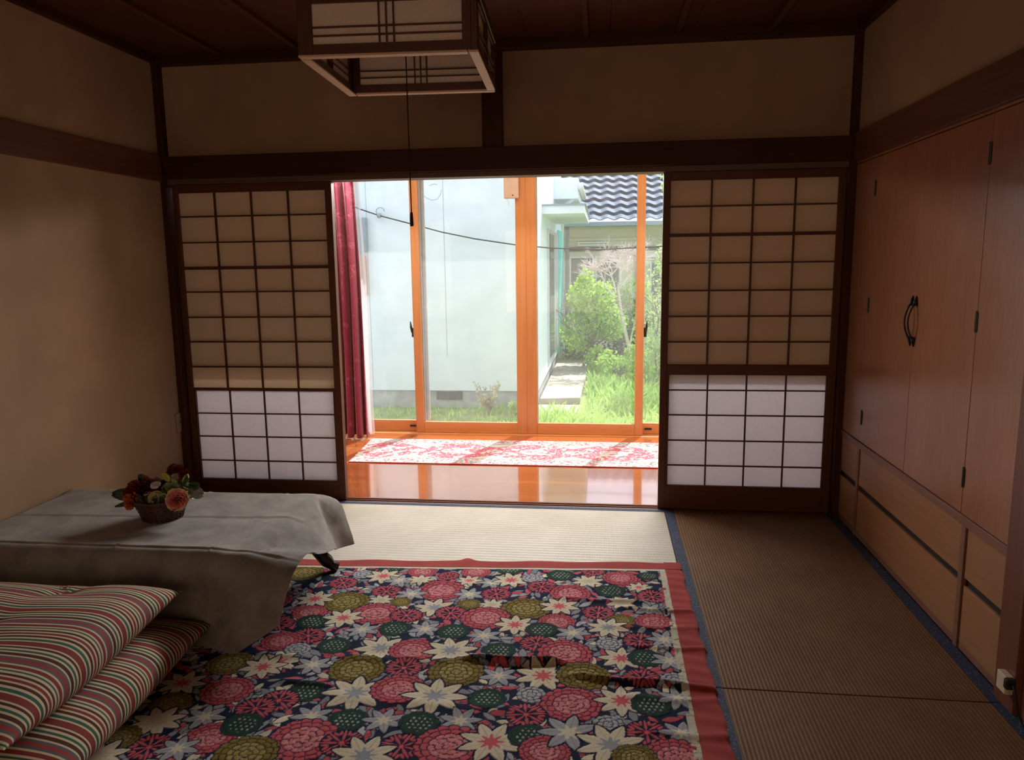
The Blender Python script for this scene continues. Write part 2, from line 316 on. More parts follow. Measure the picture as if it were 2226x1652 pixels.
struct(B(XL+.001, .334, RY, 3.081, -.055, -.0005).build('floor', M['tatami_x']))                # matting hidden below the rug and the table
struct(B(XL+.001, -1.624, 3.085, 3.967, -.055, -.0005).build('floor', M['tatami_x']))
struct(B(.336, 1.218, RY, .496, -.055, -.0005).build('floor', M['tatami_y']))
# ------------------------------------------------------------------ shoji screens
def shoji(x0, x1, y, px0, px1, zs_up, zs_lo, rails, nver, label, lower_paper, up_paper, thick=()):
    e = empty('shoji_screen', ((x0+x1)/2, y, .002)); tag(e, label, 'sliding screen', 'shoji screens in the wide doorway')
    y0, y1 = y-.015, y+.015; zt, zb = 1.771, .0
    B(x0, px0, y0, y1, .002, zt).build('stile', M['shoji_z'], e, bevel=.002)
    B(px1, x1, y0, y1, .002, zt).build('stile', M['shoji_z'], e, bevel=.002)
    B(px0, px1, y0+.001, y1-.001, zs_up[0], zt).build('top_rail', M['shoji_x'], e, bevel=.002)
    B(px0, px1, y0+.001, y1-.001, .002, zs_lo[-1]).build('bottom_rail', M['shoji_x'], e, bevel=.002)
    B(px0, px1, y0+.001, y1-.001, rails[0], rails[1]).build('middle_rail', M['shoji_x'], e, bevel=.002)
    m = MB()
    for z in zs_up[1:-1]:
        h = .0085 if z in thick else .004; m.box(px0, px1, y0+.002, y0+.014, z-h, z+h)
    for k in range(1, nver): x = px0+(px1-px0)*k/nver; m.box(x-.0045, x+.0045, y0+.0025, y0+.0135, rails[1], zs_up[0])
    m.build('upper_lattice', M['lattice'], e)
    B(px0, px1, y0+.0145, y0+.0155, rails[1], zs_up[0]).build('upper_paper', up_paper, e)
    if lower_paper:
        i0 = px0+.012; i1 = px1-.010; m = MB()
        for z in zs_lo[1:-1]: m.box(i0, i1, y0+.008, y0+.018, z-.0035, z+.0035)
        for k in range(1, nver): x = i0+(i1-i0)*k/nver; m.box(x-.004, x+.004, y0+.0085, y0+.0175, zs_lo[-1], rails[0])
        m.box(px0, i0, y0+.004, y0+.018, zs_lo[-1], rails[0]); m.box(i1, px1, y0+.004, y0+.018, zs_lo[-1], rails[0])
        m.build('lower_lattice', M['lattice'], e)
        B(i0, i1, y0+.0185, y0+.0195, zs_lo[-1], rails[0]).build('lower_paper', M['paper_front'], e)
    else:
        B(px0, px1, y-.0015, y+.0015, zs_lo[-1], rails[0]).build('lower_glass', M['clear_glass'], e)
    return e
upL = [1.727, 1.60, 1.46, 1.32, 1.188, 1.047, .909, .767, .646]; loL = [.63, .497, .362, .220, .112]
upR = [1.729, 1.60, 1.457, 1.315, 1.175, 1.042, .909, .790]; loR = [.735, .653, .519, .381, .244, .134]
shoji(-2.352, -1.447, 3.996, -2.323, -1.485, upL, loL, (.630, .646), 4, 'left shoji screen with bright lower paper, behind the draped low table', True, M['paper_upper'], (1.32,))
shoji(-2.352, -1.455, 4.030, -2.316, -1.492, upR, loR, (.736, .790), 4, 'rear shoji screen stacked behind the left one, its dark stile at the far left', False, M['paper_upper'])
shoji(.301, 1.188, 3.996, .337, 1.154, upR, loR, (.735, .790), 4, 'right shoji screen beside the wooden cupboard wall', True, M['paper_upper'], (1.457,))
shoji(.312, 1.188, 4.030, .349, 1.154, [z-.012 for z in upR], loR, (.724, .778), 4, 'rear shoji screen stacked behind the right one', False, M['paper_upper'])
# ------------------------------------------------------------------ cupboard wall
cu = empty('built_in_cupboard', (1.30, 3.13, 0)); tag(cu, 'built-in wooden cupboard wall with tall doors over low drawers on the right', 'cupboard')
m = MB(); m.box(1.232, 1.60, 2.30, 3.965, 0, 1.925); m.build('carcass', M['black_gap'], cu)
m = MB(); m.box(1.214, 1.24, 2.30, 3.965, .433, .465); m.box(1.218, 1.24, 3.66, 3.69, 0.0, .433); m.box(1.216, 1.24, 2.583, 2.613, 0, .433); m.box(1.222, 1.24, 2.30, 3.965, 0, .022)
m.build('face_frame', M['rail_wood'], cu, bevel=.0015)
def hinge(par, y, z, h=.07):
    m = MB(); m.tube([(1.2185, y, z-h/2), (1.2185, y, z+h/2)], .0045, 8); m.box(1.2185, 1.2215, y-.008, y+.008, z-h/2+.004, z+h/2-.004); m.build('hinge', M['black_metal'], par)
def handle(par, y, z, side):
    m = MB(); pts = []; rr = []
    for k in range(13):
        t = k/12; a = sin(pi*t); pts.append((1.217-.026*a**.8, y, z-.078+.156*t)); rr.append(.0040)
    m.tube(pts, rr, 8)
    for s in (-1, 1):
        m.tube([(1.216, y, z+s*.062), (1.214, y, z+s*.074), (1.218, y, z+s*.100)], [.0085, .0085, .0015], 8)
    m.build('handle', M['black_metal'], par, smooth=True)
def cdoor(y0, y1, hinges, hy=None, side=1, lab=None):
    d = B(1.220, 1.240, y0, y1, .467, 1.778).build('door', M['door_wood'], cu, bevel=.001)
    for (y, z) in hinges: hinge(d, y, z)
    if hy: handle(d, hy, 1.082, side)
    return d
cdoor(3.1395, 3.6595, [(3.6605, 1.643), (3.6605, 1.116), (3.6605, .584)], 3.156)
cdoor(2.6365, 3.1365, [(2.6345, 1.656), (2.6345, 1.120), (2.6345, .592)], 3.122)
B(1.221, 1.240, 3.6615, 3.965, .467, 1.778).build('side_panel', M['door_wood'], cu)
B(1.2205, 1.240, 2.30, 2.6325, .467, 1.778).build('side_panel', M['door_wood'], cu)
B(1.221, 1.240, 2.30, 3.965, 1.782, 1.925).build('top_panel', M['door_wood'], cu)
for y0, y1 in ((3.692, 3.965), (2.616, 3.657), (2.301, 2.580)):
    B(1.2225, 1.242, y0, y1, .256, .430).build('drawer_front', M['drawer_wood'], cu, bevel=.001)
    B(1.2225, 1.242, y0, y1, .024, .229).build('drawer_front', M['drawer_wood'], cu, bevel=.001)
# ------------------------------------------------------------------ ceiling lamp
LX, LY, LZ = -.656, 2.573, 1.95
lp = empty('pendant_lamp', (LX, LY, LZ)); tag(lp, 'square wood-and-paper pendant lamp hanging from the ceiling', 'lamp'); lp.rotation_euler.z = radians(2.6)
h = .271
def lamp_side(k):
    m = MB(); R_ = Matrix.Rotation(k*pi/2, 3, 'Z')
    def bx(mm, x0, x1, y0, y1, z0, z1):
        t = MB().box(x0, x1, y0, y1, z0, z1); v = [tuple(R_ @ Vector(p)+Vector((LX, LY, LZ))) for p in t.v]; mm.add(v, t.f)
    bx(m, -h+.045, h-.045, -h, -h+.018, .005, .034); bx(m, -h+.045, h-.045, -h, -h+.018, .150, .168)
    m2 = MB()
    for x in (-.022, 0, .022): bx(m2, x-.002, x+.002, -h-.001, -h+.008, .034, .150)
    for z in (.058, .082): bx(m2, -h+.045, h-.045, -h-.0015, -h+.007, z-.002, z+.002)
    for x in (-.022, 0, .022): bx(m2, x-.002, x+.002, -h+.011, -h+.017, .034, .150)
    for z in (.058, .082): bx(m2, -h+.045, h-.045, -h+.011, -h+.0165, z-.002, z+.002)
    m3 = MB(); bx(m3, -h+.045, h-.045, -h+.009, -h+.010, .034, .150)
    m4 = MB(); bx(m4, -h, h-.03, -h-.003, -h+.026, -.002, .005)
    m5 = MB(); bx(m5, -h+.0, -h+.045, -h, -h+.018, .005, .20)
    m6 = MB(); bx(m6, h-.045, h-.0185, -h, -h+.018, .005, .20)
    r1 = m.build('side_frame', M['lattice_x'], lp, bevel=.001); m2.build('lattice', M['lattice_x'], r1); m3.build('paper_panel', M['paper_lamp'], lp)
    m4.build('bottom_rim', M['raw_x'], lp, bevel=.002); m5.build('corner_post', M['lattice'], lp, bevel=.001); m6.build('corner_post', M['lattice'], lp, bevel=.001)
    m7 = MB(); bx(m7, -h-.004, h-.022, -h-.004, -h+.022, .168, .200); m7.build('top_rim', M['lattice_x'], lp, bevel=.002)
for k in range(4): lamp_side(k)
m = MB(); m.box(LX-.262, LX+.262, LY-.262, LY+.262, LZ+.185, LZ+.192); m.build('top_board', M['paper_lamp'], lp)
for rr_, z in ((.16, .12), (.11, .12)):
    m = MB(); m.tube([(LX+rr_*cos(2*pi*i/32), LY+rr_*sin(2*pi*i/32), LZ+z) for i in range(33)], .013, 8, cap=False); m.build('ring_tube', M['white_plastic'], lp, smooth=True)
m = MB(); m.tube([(LX, LY, LZ+.13), (LX, LY, LZ+.46)], .008); m.lathe([(.045, .44), (.05, .455), (.05, .478), (0.001, .479)], (LX, LY, LZ), 20); m.build('suspension_rod', M['white_plastic'], lp)
m = MB(); m.tube([(LX, LY-.0, LZ+.14), (LX+.001, LY, 1.80), (LX+.002, LY, 1.505)], .0022, 6); m.build('pull_cord', M['cord_red'], lp)
m = MB(); m.lathe([(.001, .05), (.0045, .046), (.0062, .02), (.0062, .002), (.001, 0)], (LX+.002, LY, 1.458), 12); m.build('cord_weight', M['black_cord'], lp, smooth=True)
# ------------------------------------------------------------------ outlets
o = empty('wall_outlet', (XL, 3.925, .40)); tag(o, 'small ivory wall outlet plate on the left wall beside the shoji screen', 'outlet')
B(XL, XL+.007, 3.893, 3.957, .398, .512).build('cover_plate', M['plate'], o, bevel=.002); B(XL+.006, XL+.009, 3.915, 3.935, .435, .475).build('socket_face', M['plate'], o, bevel=.001); B(XL+.0088, XL+.0096, 3.919, 3.931, .452, .46).build('slot', M['black_metal'], o)
o = empty('wall_outlet', (1.19, 2.215, .058)); tag(o, 'ivory outlet block with black plug at the foot of the big right post', 'outlet')
B(1.176, 1.2, 2.190, 2.240, .060, .116).build('cover_plate', M['ivory'], o, bevel=.003)
o = empty('power_plug', (1.17, 2.185, .06)); tag(o, 'black power plug with its cord on the ivory outlet of the right post', 'plug')
B(1.168, 1.196, 2.170, 2.1895, .086, .118).build('plug_body', M['black_cord'], o, bevel=.005)
m = MB(); m.tube([(1.182, 2.175, .102), (1.182, 2.160, .106), (1.182, 2.145, .09), (1.184, 2.13, .04), (1.186, 2.08, .006), (1.19, 1.9, .005), (1.195, 1.5, .005)], .0035, 8); m.build('cord', M['black_cord'], o, smooth=True)
o = empty('beige_box', (-.672, 5.65, 1.79)); tag(o, 'small beige box hanging at the top of the centre sash stile', 'box')
B(-.735, -.625, 5.655, 5.690, 1.797, 2.03).build('casing', M['beige'], o, bevel=.006); 
m = MB(); m.tube([(-.72, 5.652, 1.80), (-.70, 5.65, 1.775), (-.695, 5.65, 1.745)], .0015, 6); m.build('string', M['ivory'], o); m = MB(); m.lathe([(.001, 0), (.006, .002), (.006, .006), (.001, .008)], (-.668, 5.6535, 1.815), 12); m.build('button', M['black_cord'], o)
# ------------------------------------------------------------------ curtains
rl = empty('curtain_rail', (-1.9, 5.5, 2.08)); tag(rl, 'metal curtain rail above the glass doors', 'curtain rail')
m = MB(); m.tube([(-2.6, 5.5, 2.10), (1.4, 5.5, 2.10)], .01); m.box(-2.5, -2.48, 5.49, 5.66, 2.09, 2.13); m.box(1.28, 1.3, 5.49, 5.66, 2.09, 2.13); m.build('rail_tube', M['aluminium'], rl)
def drape(x0, x1, y, z0, z1, n, amp, mat, name, label, bulge=0, seed=1, thick=.003):
    rnd = random.Random(seed); ph = [rnd.uniform(-.5, .5) for _ in range(8)]
    def fn(u, v):
        z = z1-(z1-z0)*v; wv = u*n*2*pi+.5*sin(3*v+u*5+ph[0])
        x = x0+(x1-x0)*u+bulge*u*v**.8+.012*sin(wv*2+1+v*2)*v; yy = y+amp*(.55+.45*v)*sin(wv)+.012*sin(7*u+5*v+ph[1])
        return (x, yy, z+.006*sin(wv)*v)
    mb = MB().grid(fn, 120, 50); o = mb.build(name, mat, smooth=True, solid=thick); return tag(o, label, 'curtain')
drape(-2.30, -1.845, 5.5, .015, 2.09, 6.5, .045, M['curtain'], 'curtain', 'crimson damask curtain gathered at the left end of the glass doors', bulge=.055, seed=4)
t = NT('white_lace'); t.nt = t.t; 
tr = t.n('ShaderNodeBsdfTransparent'); df = t.n('ShaderNodeBsdfDiffuse'); df.inputs[0].default_value = (.85, .85, .88, 1); tl = t.n('ShaderNodeBsdfTranslucent'); tl.inputs[0].default_value = (.85, .85, .88, 1)
m1 = t.n('ShaderNodeMixShader', i_Fac=.5); t.l(df.outputs[0], m1.inputs[1]); t.l(tl.outputs[0], m1.inputs[2]); m2 = t.n('ShaderNodeMixShader', i_Fac=.55); t.l(tr.outputs[0], m2.inputs[1]); t.l(m1.outputs[0], m2.inputs[2]); t.l(m2.outputs[0], t.o.inputs[0]); M['lace'] = t.m
drape(-2.28, -1.83, 5.60, .02, 2.09, 9, .02, M['lace'], 'lace_curtain', 'thin white sheer curtain just behind the crimson curtain', bulge=.06, seed=7, thick=0)
# ------------------------------------------------------------------ runner on the veranda
def dyed(name, mat, fn_pos, fn_col, nu, nv, parent=None):
    U, V = np.meshgrid(np.linspace(0, 1, nu), np.linspace(0, 1, nv)); X, Y, Z = fn_pos(U, V); C = fn_col(X, Y)
    mesh = bpy.data.meshes.new(name); org = ORG[parent.name] if parent else np.array([X.mean(), Y.mean(), 0.001])
    co = np.stack([X-org[0], Y-org[1], Z-org[2]], -1).reshape(-1, 3).astype(np.float32)
    mesh.vertices.add(len(co)); mesh.vertices.foreach_set('co', co.ravel())
    i = np.arange((nu-1)*(nv-1)); a = (i//(nu-1))*nu+i % (nu-1); q = np.stack([a, a+1, a+nu+1, a+nu], -1).astype(np.int32)
    mesh.loops.add(q.size); mesh.loops.foreach_set('vertex_index', q.ravel()); mesh.polygons.add(len(q)); mesh.polygons.foreach_set('loop_start', np.arange(0, q.size, 4, dtype=np.int32)); mesh.polygons.foreach_set('loop_total', np.full(len(q), 4, dtype=np.int32))
    mesh.update(); at = mesh.attributes.new('dye', 'FLOAT_COLOR', 'POINT'); at.data.foreach_set('color', np.concatenate([C.reshape(-1, 3), np.ones((len(co), 1))], 1).astype(np.float32).ravel())
    mesh.polygons.foreach_set('use_smooth', np.ones(len(q), bool)); mesh.materials.append(mat); o = bpy.data.objects.new(name, mesh); COL.objects.link(o)
    if parent: o.parent = parent
    else: o.location = org
    ORG[o.name] = org; return o
def vnoise(X, Y, s, seed):
    r = np.random.RandomState(seed); g = r.rand(256, 256); x = X*s; y = Y*s; xi = np.floor(x).astype(int); yi = np.floor(y).astype(int); fx = x-xi; fy = y-yi; fx = fx*fx*(3-2*fx); fy = fy*fy*(3-2*fy)
    G = lambda a, b: g[a % 256, b % 256]
    return (G(xi, yi)*(1-fx)+G(xi+1, yi)*fx)*(1-fy)+(G(xi, yi+1)*(1-fx)+G(xi+1, yi+1)*fx)*fy
def runner_col(X, Y):
    C = np.empty(X.shape+(3,)); cream = np.array([.44, .40, .35]); pink = np.array([.42, .085, .12]); grn = np.array([.17, .20, .20]); C[:] = cream
    yc = np.abs(Y-5.13); n = vnoise(X, Y, 95, 3); n2 = vnoise(X, Y, 75, 5)
    C[(n > .62) & (yc > .20)] = grn; C[(n2 > .72) & (yc > .20)] = pink*1.1
    px = (X+3)/.56; fx = np.abs((px % 1)-.5)*2; dia = fx*.55+(yc/.22)*.75
    field = (yc < .205) & (vnoise(X, Y, 30, 8) > .33) & (dia < .92); C[field] = pink; C[field & (n > .74)] = cream; C[field & (n < .16)] = grn
    med = (np.hypot((fx-0)*.28, yc*1.3) < .10) & (vnoise(X, Y, 60, 9) > .40); C[med] = cream
    fx2 = np.abs(((px+.5) % 1)-.5)*2; m2 = (np.hypot(fx2*.28, yc*1.2) < .06) & (n2 > .35); C[m2] = cream
    C[(np.abs(yc-.205) < .005)] = grn; C[(yc > .335)] = pink*.8
    return C
def run_pos(U, V):
    Y = 4.785+.685*V; X0 = -1.71-.045*V; X = X0+(1.15-X0)*U; return X, Y+.004*(U-.5)*0, .0065+0*U+.0006*vnoise(X, Y, 60, 2)
o = dyed('runner_rug', M['runner'], run_pos, runner_col, 900, 220); tag(o, 'long cream and pink patterned runner in front of the glass doors', 'rug')
o.modifiers.new('thickness', 'SOLIDIFY').thickness = .006; o.modifiers[0].offset = -1
struct(B(1.60, 1.82, 2.18, 4.05, -.12, 2.46).build('wall_behind_cupboard', M['plaster']))
struct(B(XR, 1.82, 3.966, 4.05, -.12, 2.46).build('wall_end_right', M['plaster']))
struct(B(-2.79, XL, 3.971, 4.05, -.12, 2.46).build('wall_end_left', M['plaster']))
mb = MB(); mb.box(-3.3, 2.2, -4.6, -2.0, -.12, -.05); mb.box(-3.3, 2.2, -4.6, -2.0, 2.45, 2.52); mb.box(-3.3, -3.2, -4.6, -2.0, -.05, 2.45); mb.box(2.1, 2.2, -4.6, -2.0, -.05, 2.45); mb.box(-3.3, 2.2, -4.7, -4.6, -.12, 2.52); mb.box(-3.3, XL-.1, -2.0, -1.9, -.12, 2.52); mb.box(XR+.6, 2.2, -2.0, -1.9, -.12, 2.52)
struct(mb.build('wall_adjoining_room', M['plaster']))
# shape of the draped tablecloth: x, y, z of each cloth point in millimetres, row by row
CLOTH_MM = [
-2373, 2368, 40, -2313, 2360, 38, -2251, 2353, 35, -2190, 2349, 35, -2130, 2340, 33, -2069, 2340, 32, -2008, 2335, 31, -1947, 2329, 29, -1886, 2323, 28, -1825, 2316, 28, -1765, 2311, 27, -1704, 2313, 27, -1643, 2315, 26, -1582, 2310, 25, -1521, 2305, 25, -1460, 2303, 24, -1439, 2300, 24, -1418, 2302, 24, -1398, 2295, 26, -1378, 2289, 27, -1359, 2280, 29, -1340, 2274, 31, -1321, 2265, 33, -1302, 2257, 34, -1285, 2244, 38, -1267, 2234, 41, -1248, 2226, 42, -1228, 2221, 43, -1208, 2215, 52, -1185, 2224, 65, -1163, 2224, 81, -1140, 2237, 91, -1119, 2244, 107, -1099, 2255, 120, -1077, 2264, 133,
-2373, 2361, 59, -2313, 2350, 56, -2251, 2346, 55, -2190, 2344, 55, -2129, 2338, 54, -2068, 2337, 53, -2008, 2332, 51, -1947, 2326, 50, -1886, 2320, 49, -1825, 2316, 49, -1764, 2309, 48, -1703, 2314, 48, -1641, 2315, 47, -1581, 2308, 46, -1520, 2310, 46, -1459, 2303, 46, -1438, 2307, 45, -1417, 2304, 46, -1396, 2304, 45, -1377, 2292, 48, -1357, 2288, 49, -1338, 2279, 51, -1317, 2274, 52, -1299, 2263, 54, -1281, 2253, 57, -1265, 2240, 61, -1245, 2233, 62, -1226, 2225, 63, -1204, 2226, 71, -1183, 2223, 89, -1160, 2238, 98, -1138, 2239, 115, -1117, 2252, 126, -1095, 2258, 140, -1074, 2269, 152,
-2373, 2354, 79, -2312, 2348, 78, -2251, 2340, 76, -2190, 2341, 76, -2129, 2335, 75, -2068, 2333, 74, -2007, 2327, 72, -1946, 2324, 71, -1885, 2316, 70, -1824, 2315, 70, -1763, 2308, 69, -1702, 2310, 68, -1641, 2313, 68, -1580, 2310, 67, -1519, 2310, 67, -1457, 2309, 66, -1436, 2309, 66, -1415, 2311, 65, -1396, 2304, 67, -1375, 2301, 68, -1356, 2291, 70, -1335, 2287, 71, -1317, 2276, 73, -1297, 2270, 74, -1280, 2258, 77, -1261, 2249, 79, -1242, 2239, 82, -1222, 2235, 82, -1202, 2230, 94, -1180, 2235, 108, -1157, 2239, 121, -1135, 2251, 134, -1113, 2255, 147, -1092, 2266, 159, -1070, 2272, 173,
-2373, 2349, 100, -2312, 2340, 97, -2251, 2334, 96, -2189, 2336, 96, -2128, 2335, 96, -2067, 2327, 94, -2006, 2324, 93, -1945, 2322, 92, -1885, 2313, 91, -1823, 2313, 91, -1762, 2306, 90, -1701, 2310, 90, -1640, 2312, 89, -1578, 2307, 88, -1517, 2314, 88, -1456, 2312, 87, -1435, 2315, 87, -1414, 2314, 87, -1393, 2312, 87, -1374, 2303, 89, -1353, 2300, 89, -1335, 2289, 92, -1315, 2282, 93, -1297, 2271, 96, -1276, 2266, 97, -1258, 2256, 99, -1238, 2251, 100, -1219, 2240, 102, -1198, 2241, 113, -1176, 2241, 129, -1154, 2250, 141, -1132, 2254, 155, -1110, 2263, 167, -1088, 2271, 179, -1068, 2284, 190,
-2373, 2344, 120, -2312, 2340, 119, -2251, 2329, 116, -2189, 2332, 117, -2128, 2330, 117, -2067, 2323, 115, -2006, 2322, 114, -1944, 2324, 113, -1884, 2313, 112, -1822, 2308, 112, -1761, 2307, 111, -1700, 2307, 111, -1638, 2310, 110, -1577, 2307, 110, -1516, 2313, 109, -1455, 2314, 108, -1434, 2315, 108, -1413, 2319, 107, -1392, 2314, 108, -1371, 2312, 108, -1352, 2303, 110, -1332, 2298, 111, -1314, 2286, 114, -1294, 2280, 115, -1275, 2270, 117, -1254, 2266, 118, -1236, 2256, 120, -1215, 2251, 120, -1195, 2247, 135, -1173, 2252, 148, -1151, 2253, 162, -1129, 2263, 174, -1106, 2267, 188, -1086, 2280, 198, -1064, 2286, 210,
-2373, 2343, 141, -2312, 2334, 139, -2250, 2329, 138, -2189, 2326, 137, -2127, 2327, 138, -2066, 2318, 135, -2005, 2317, 134, -1944, 2324, 134, -1883, 2315, 134, -1821, 2306, 133, -1760, 2308, 132, -1699, 2308, 132, -1637, 2309, 131, -1576, 2306, 131, -1515, 2313, 130, -1453, 2317, 129, -1433, 2322, 128, -1412, 2320, 128, -1390, 2320, 129, -1370, 2314, 129, -1349, 2311, 130, -1330, 2302, 132, -1309, 2297, 132, -1291, 2286, 135, -1272, 2278, 137, -1253, 2269, 139, -1232, 2266, 139, -1212, 2259, 140, -1191, 2259, 153, -1170, 2257, 169, -1148, 2264, 181, -1126, 2267, 195, -1104, 2278, 206, -1082, 2283, 219, -1060, 2292, 229,
-2373, 2338, 162, -2311, 2333, 161, -2250, 2323, 159, -2188, 2325, 159, -2127, 2322, 158, -2066, 2315, 156, -2004, 2314, 155, -1943, 2322, 155, -1881, 2317, 155, -1821, 2305, 154, -1759, 2311, 153, -1698, 2309, 153, -1636, 2305, 152, -1575, 2309, 152, -1513, 2310, 151, -1453, 2324, 149, -1431, 2323, 149, -1410, 2325, 149, -1390, 2320, 150, -1369, 2319, 150, -1349, 2312, 151, -1328, 2309, 152, -1308, 2301, 153, -1287, 2297, 153, -1270, 2284, 157, -1250, 2278, 158, -1230, 2269, 160, -1209, 2269, 159, -1189, 2265, 174, -1166, 2267, 188, -1145, 2269, 202, -1123, 2279, 213, -1101, 2283, 226, -1079, 2294, 236, -1057, 2304, 246,
-2373, 2333, 182, -2312, 2325, 181, -2250, 2320, 179, -2188, 2321, 179, -2127, 2318, 179, -2065, 2310, 177, -2004, 2315, 176, -1942, 2320, 176, -1880, 2317, 176, -1819, 2307, 175, -1758, 2310, 174, -1697, 2310, 174, -1635, 2307, 174, -1574, 2306, 173, -1512, 2315, 172, -1451, 2325, 170, -1430, 2330, 170, -1409, 2328, 170, -1388, 2326, 170, -1368, 2319, 172, -1347, 2318, 172, -1327, 2311, 173, -1306, 2308, 173, -1286, 2300, 174, -1265, 2296, 174, -1248, 2284, 178, -1227, 2278, 179, -1208, 2270, 181, -1186, 2274, 194, -1165, 2271, 210, -1142, 2281, 220, -1120, 2286, 233, -1098, 2298, 241, -1077, 2304, 254, -1055, 2319, 260,
-2373, 2327, 202, -2311, 2322, 201, -2250, 2314, 200, -2188, 2319, 201, -2126, 2313, 199, -2065, 2309, 198, -2003, 2314, 198, -1941, 2319, 197, -1880, 2317, 197, -1818, 2309, 196, -1757, 2310, 196, -1696, 2310, 195, -1634, 2309, 195, -1572, 2309, 194, -1511, 2317, 193, -1450, 2329, 191, -1429, 2329, 191, -1408, 2334, 191, -1387, 2330, 191, -1366, 2326, 192, -1347, 2317, 193, -1325, 2316, 193, -1305, 2309, 194, -1284, 2308, 195, -1265, 2298, 196, -1244, 2292, 197, -1226, 2281, 200, -1205, 2278, 202, -1184, 2277, 216, -1161, 2284, 228, -1139, 2290, 240, -1118, 2301, 248, -1096, 2309, 259, -1074, 2318, 269, -1052, 2328, 278,
-2373, 2325, 224, -2312, 2316, 222, -2250, 2314, 221, -2187, 2312, 221, -2126, 2312, 220, -2064, 2308, 219, -2002, 2313, 219, -1941, 2319, 218, -1879, 2315, 218, -1817, 2311, 217, -1756, 2312, 217, -1694, 2314, 216, -1633, 2316, 215, -1571, 2311, 215, -1510, 2321, 214, -1448, 2327, 213, -1428, 2333, 212, -1407, 2334, 212, -1385, 2336, 211, -1365, 2330, 212, -1345, 2324, 213, -1325, 2316, 215, -1303, 2315, 215, -1283, 2309, 216, -1262, 2305, 216, -1244, 2295, 218, -1222, 2292, 219, -1203, 2283, 223, -1180, 2290, 234, -1158, 2294, 247, -1137, 2304, 256, -1115, 2312, 266, -1093, 2321, 276, -1071, 2331, 285, -1051, 2347, 287,
-2373, 2319, 244, -2311, 2315, 243, -2249, 2312, 242, -2187, 2312, 242, -2125, 2308, 241, -2063, 2311, 240, -2002, 2313, 240, -1940, 2317, 239, -1878, 2313, 239, -1816, 2312, 238, -1755, 2317, 237, -1694, 2315, 237, -1632, 2317, 236, -1570, 2317, 236, -1508, 2319, 235, -1447, 2333, 233, -1426, 2331, 233, -1405, 2336, 233, -1384, 2336, 233, -1363, 2336, 233, -1343, 2329, 234, -1322, 2324, 234, -1302, 2316, 236, -1281, 2314, 236, -1262, 2304, 238, -1240, 2304, 238, -1221, 2295, 240, -1199, 2295, 242, -1178, 2298, 255, -1156, 2309, 263, -1134, 2314, 275, -1112, 2326, 282, -1090, 2334, 292, -1069, 2349, 296, -1047, 2362, 301,
-2373, 2320, 265, -2311, 2314, 264, -2249, 2317, 263, -2187, 2313, 263, -2124, 2313, 262, -2063, 2315, 261, -2001, 2316, 261, -1939, 2315, 261, -1877, 2314, 260, -1816, 2316, 259, -1754, 2320, 258, -1692, 2318, 258, -1631, 2321, 257, -1569, 2319, 257, -1507, 2323, 256, -1446, 2332, 255, -1425, 2335, 254, -1404, 2333, 254, -1383, 2337, 254, -1362, 2335, 254, -1341, 2335, 255, -1321, 2327, 255, -1300, 2321, 256, -1281, 2314, 258, -1259, 2313, 257, -1238, 2308, 259, -1218, 2305, 259, -1197, 2302, 264, -1175, 2313, 271, -1153, 2316, 284, -1131, 2331, 289, -1109, 2338, 299, -1088, 2353, 301, -1067, 2366, 307, -1046, 2381, 306,
-2373, 2320, 286, -2311, 2322, 284, -2249, 2318, 284, -2186, 2319, 283, -2124, 2318, 283, -2062, 2321, 281, -2001, 2321, 281, -1938, 2319, 282, -1877, 2320, 281, -1815, 2321, 280, -1753, 2324, 279, -1692, 2321, 279, -1630, 2323, 278, -1568, 2327, 277, -1506, 2327, 277, -1445, 2333, 276, -1424, 2332, 275, -1403, 2337, 275, -1382, 2333, 275, -1361, 2337, 276, -1341, 2331, 276, -1319, 2332, 276, -1299, 2325, 277, -1278, 2322, 277, -1257, 2321, 277, -1236, 2318, 277, -1215, 2313, 279, -1194, 2315, 282, -1172, 2322, 291, -1151, 2336, 296, -1128, 2345, 305, -1107, 2358, 307, -1086, 2371, 313, -1066, 2386, 310, -1045, 2400, 311,
-2372, 2328, 305, -2310, 2325, 306, -2248, 2327, 304, -2186, 2325, 304, -2123, 2328, 301, -2062, 2328, 301, -2000, 2327, 302, -1938, 2326, 302, -1876, 2328, 301, -1814, 2330, 299, -1752, 2330, 299, -1690, 2331, 298, -1629, 2332, 297, -1567, 2331, 298, -1505, 2333, 297, -1443, 2333, 297, -1423, 2336, 297, -1402, 2336, 296, -1381, 2336, 296, -1360, 2334, 297, -1339, 2335, 297, -1318, 2334, 297, -1297, 2329, 298, -1276, 2329, 297, -1255, 2330, 296, -1234, 2326, 297, -1213, 2325, 296, -1191, 2327, 300, -1170, 2340, 304, -1147, 2349, 313, -1127, 2364, 312, -1105, 2376, 318, -1085, 2391, 315, -1064, 2405, 316, -1044, 2419, 315,
-2372, 2339, 323, -2309, 2340, 321, -2247, 2337, 323, -2185, 2338, 320, -2123, 2338, 320, -2061, 2339, 319, -1999, 2338, 320, -1937, 2339, 319, -1875, 2338, 319, -1813, 2340, 318, -1751, 2340, 318, -1690, 2341, 317, -1628, 2341, 317, -1566, 2343, 316, -1504, 2341, 317, -1442, 2342, 317, -1421, 2341, 317, -1401, 2344, 316, -1379, 2341, 317, -1358, 2343, 316, -1338, 2340, 318, -1316, 2340, 317, -1295, 2339, 317, -1274, 2342, 314, -1252, 2339, 316, -1231, 2340, 313, -1210, 2338, 313, -1189, 2345, 313, -1167, 2356, 319, -1146, 2369, 321, -1125, 2383, 320, -1104, 2397, 322, -1084, 2411, 319, -1064, 2425, 318, -1044, 2439, 315,
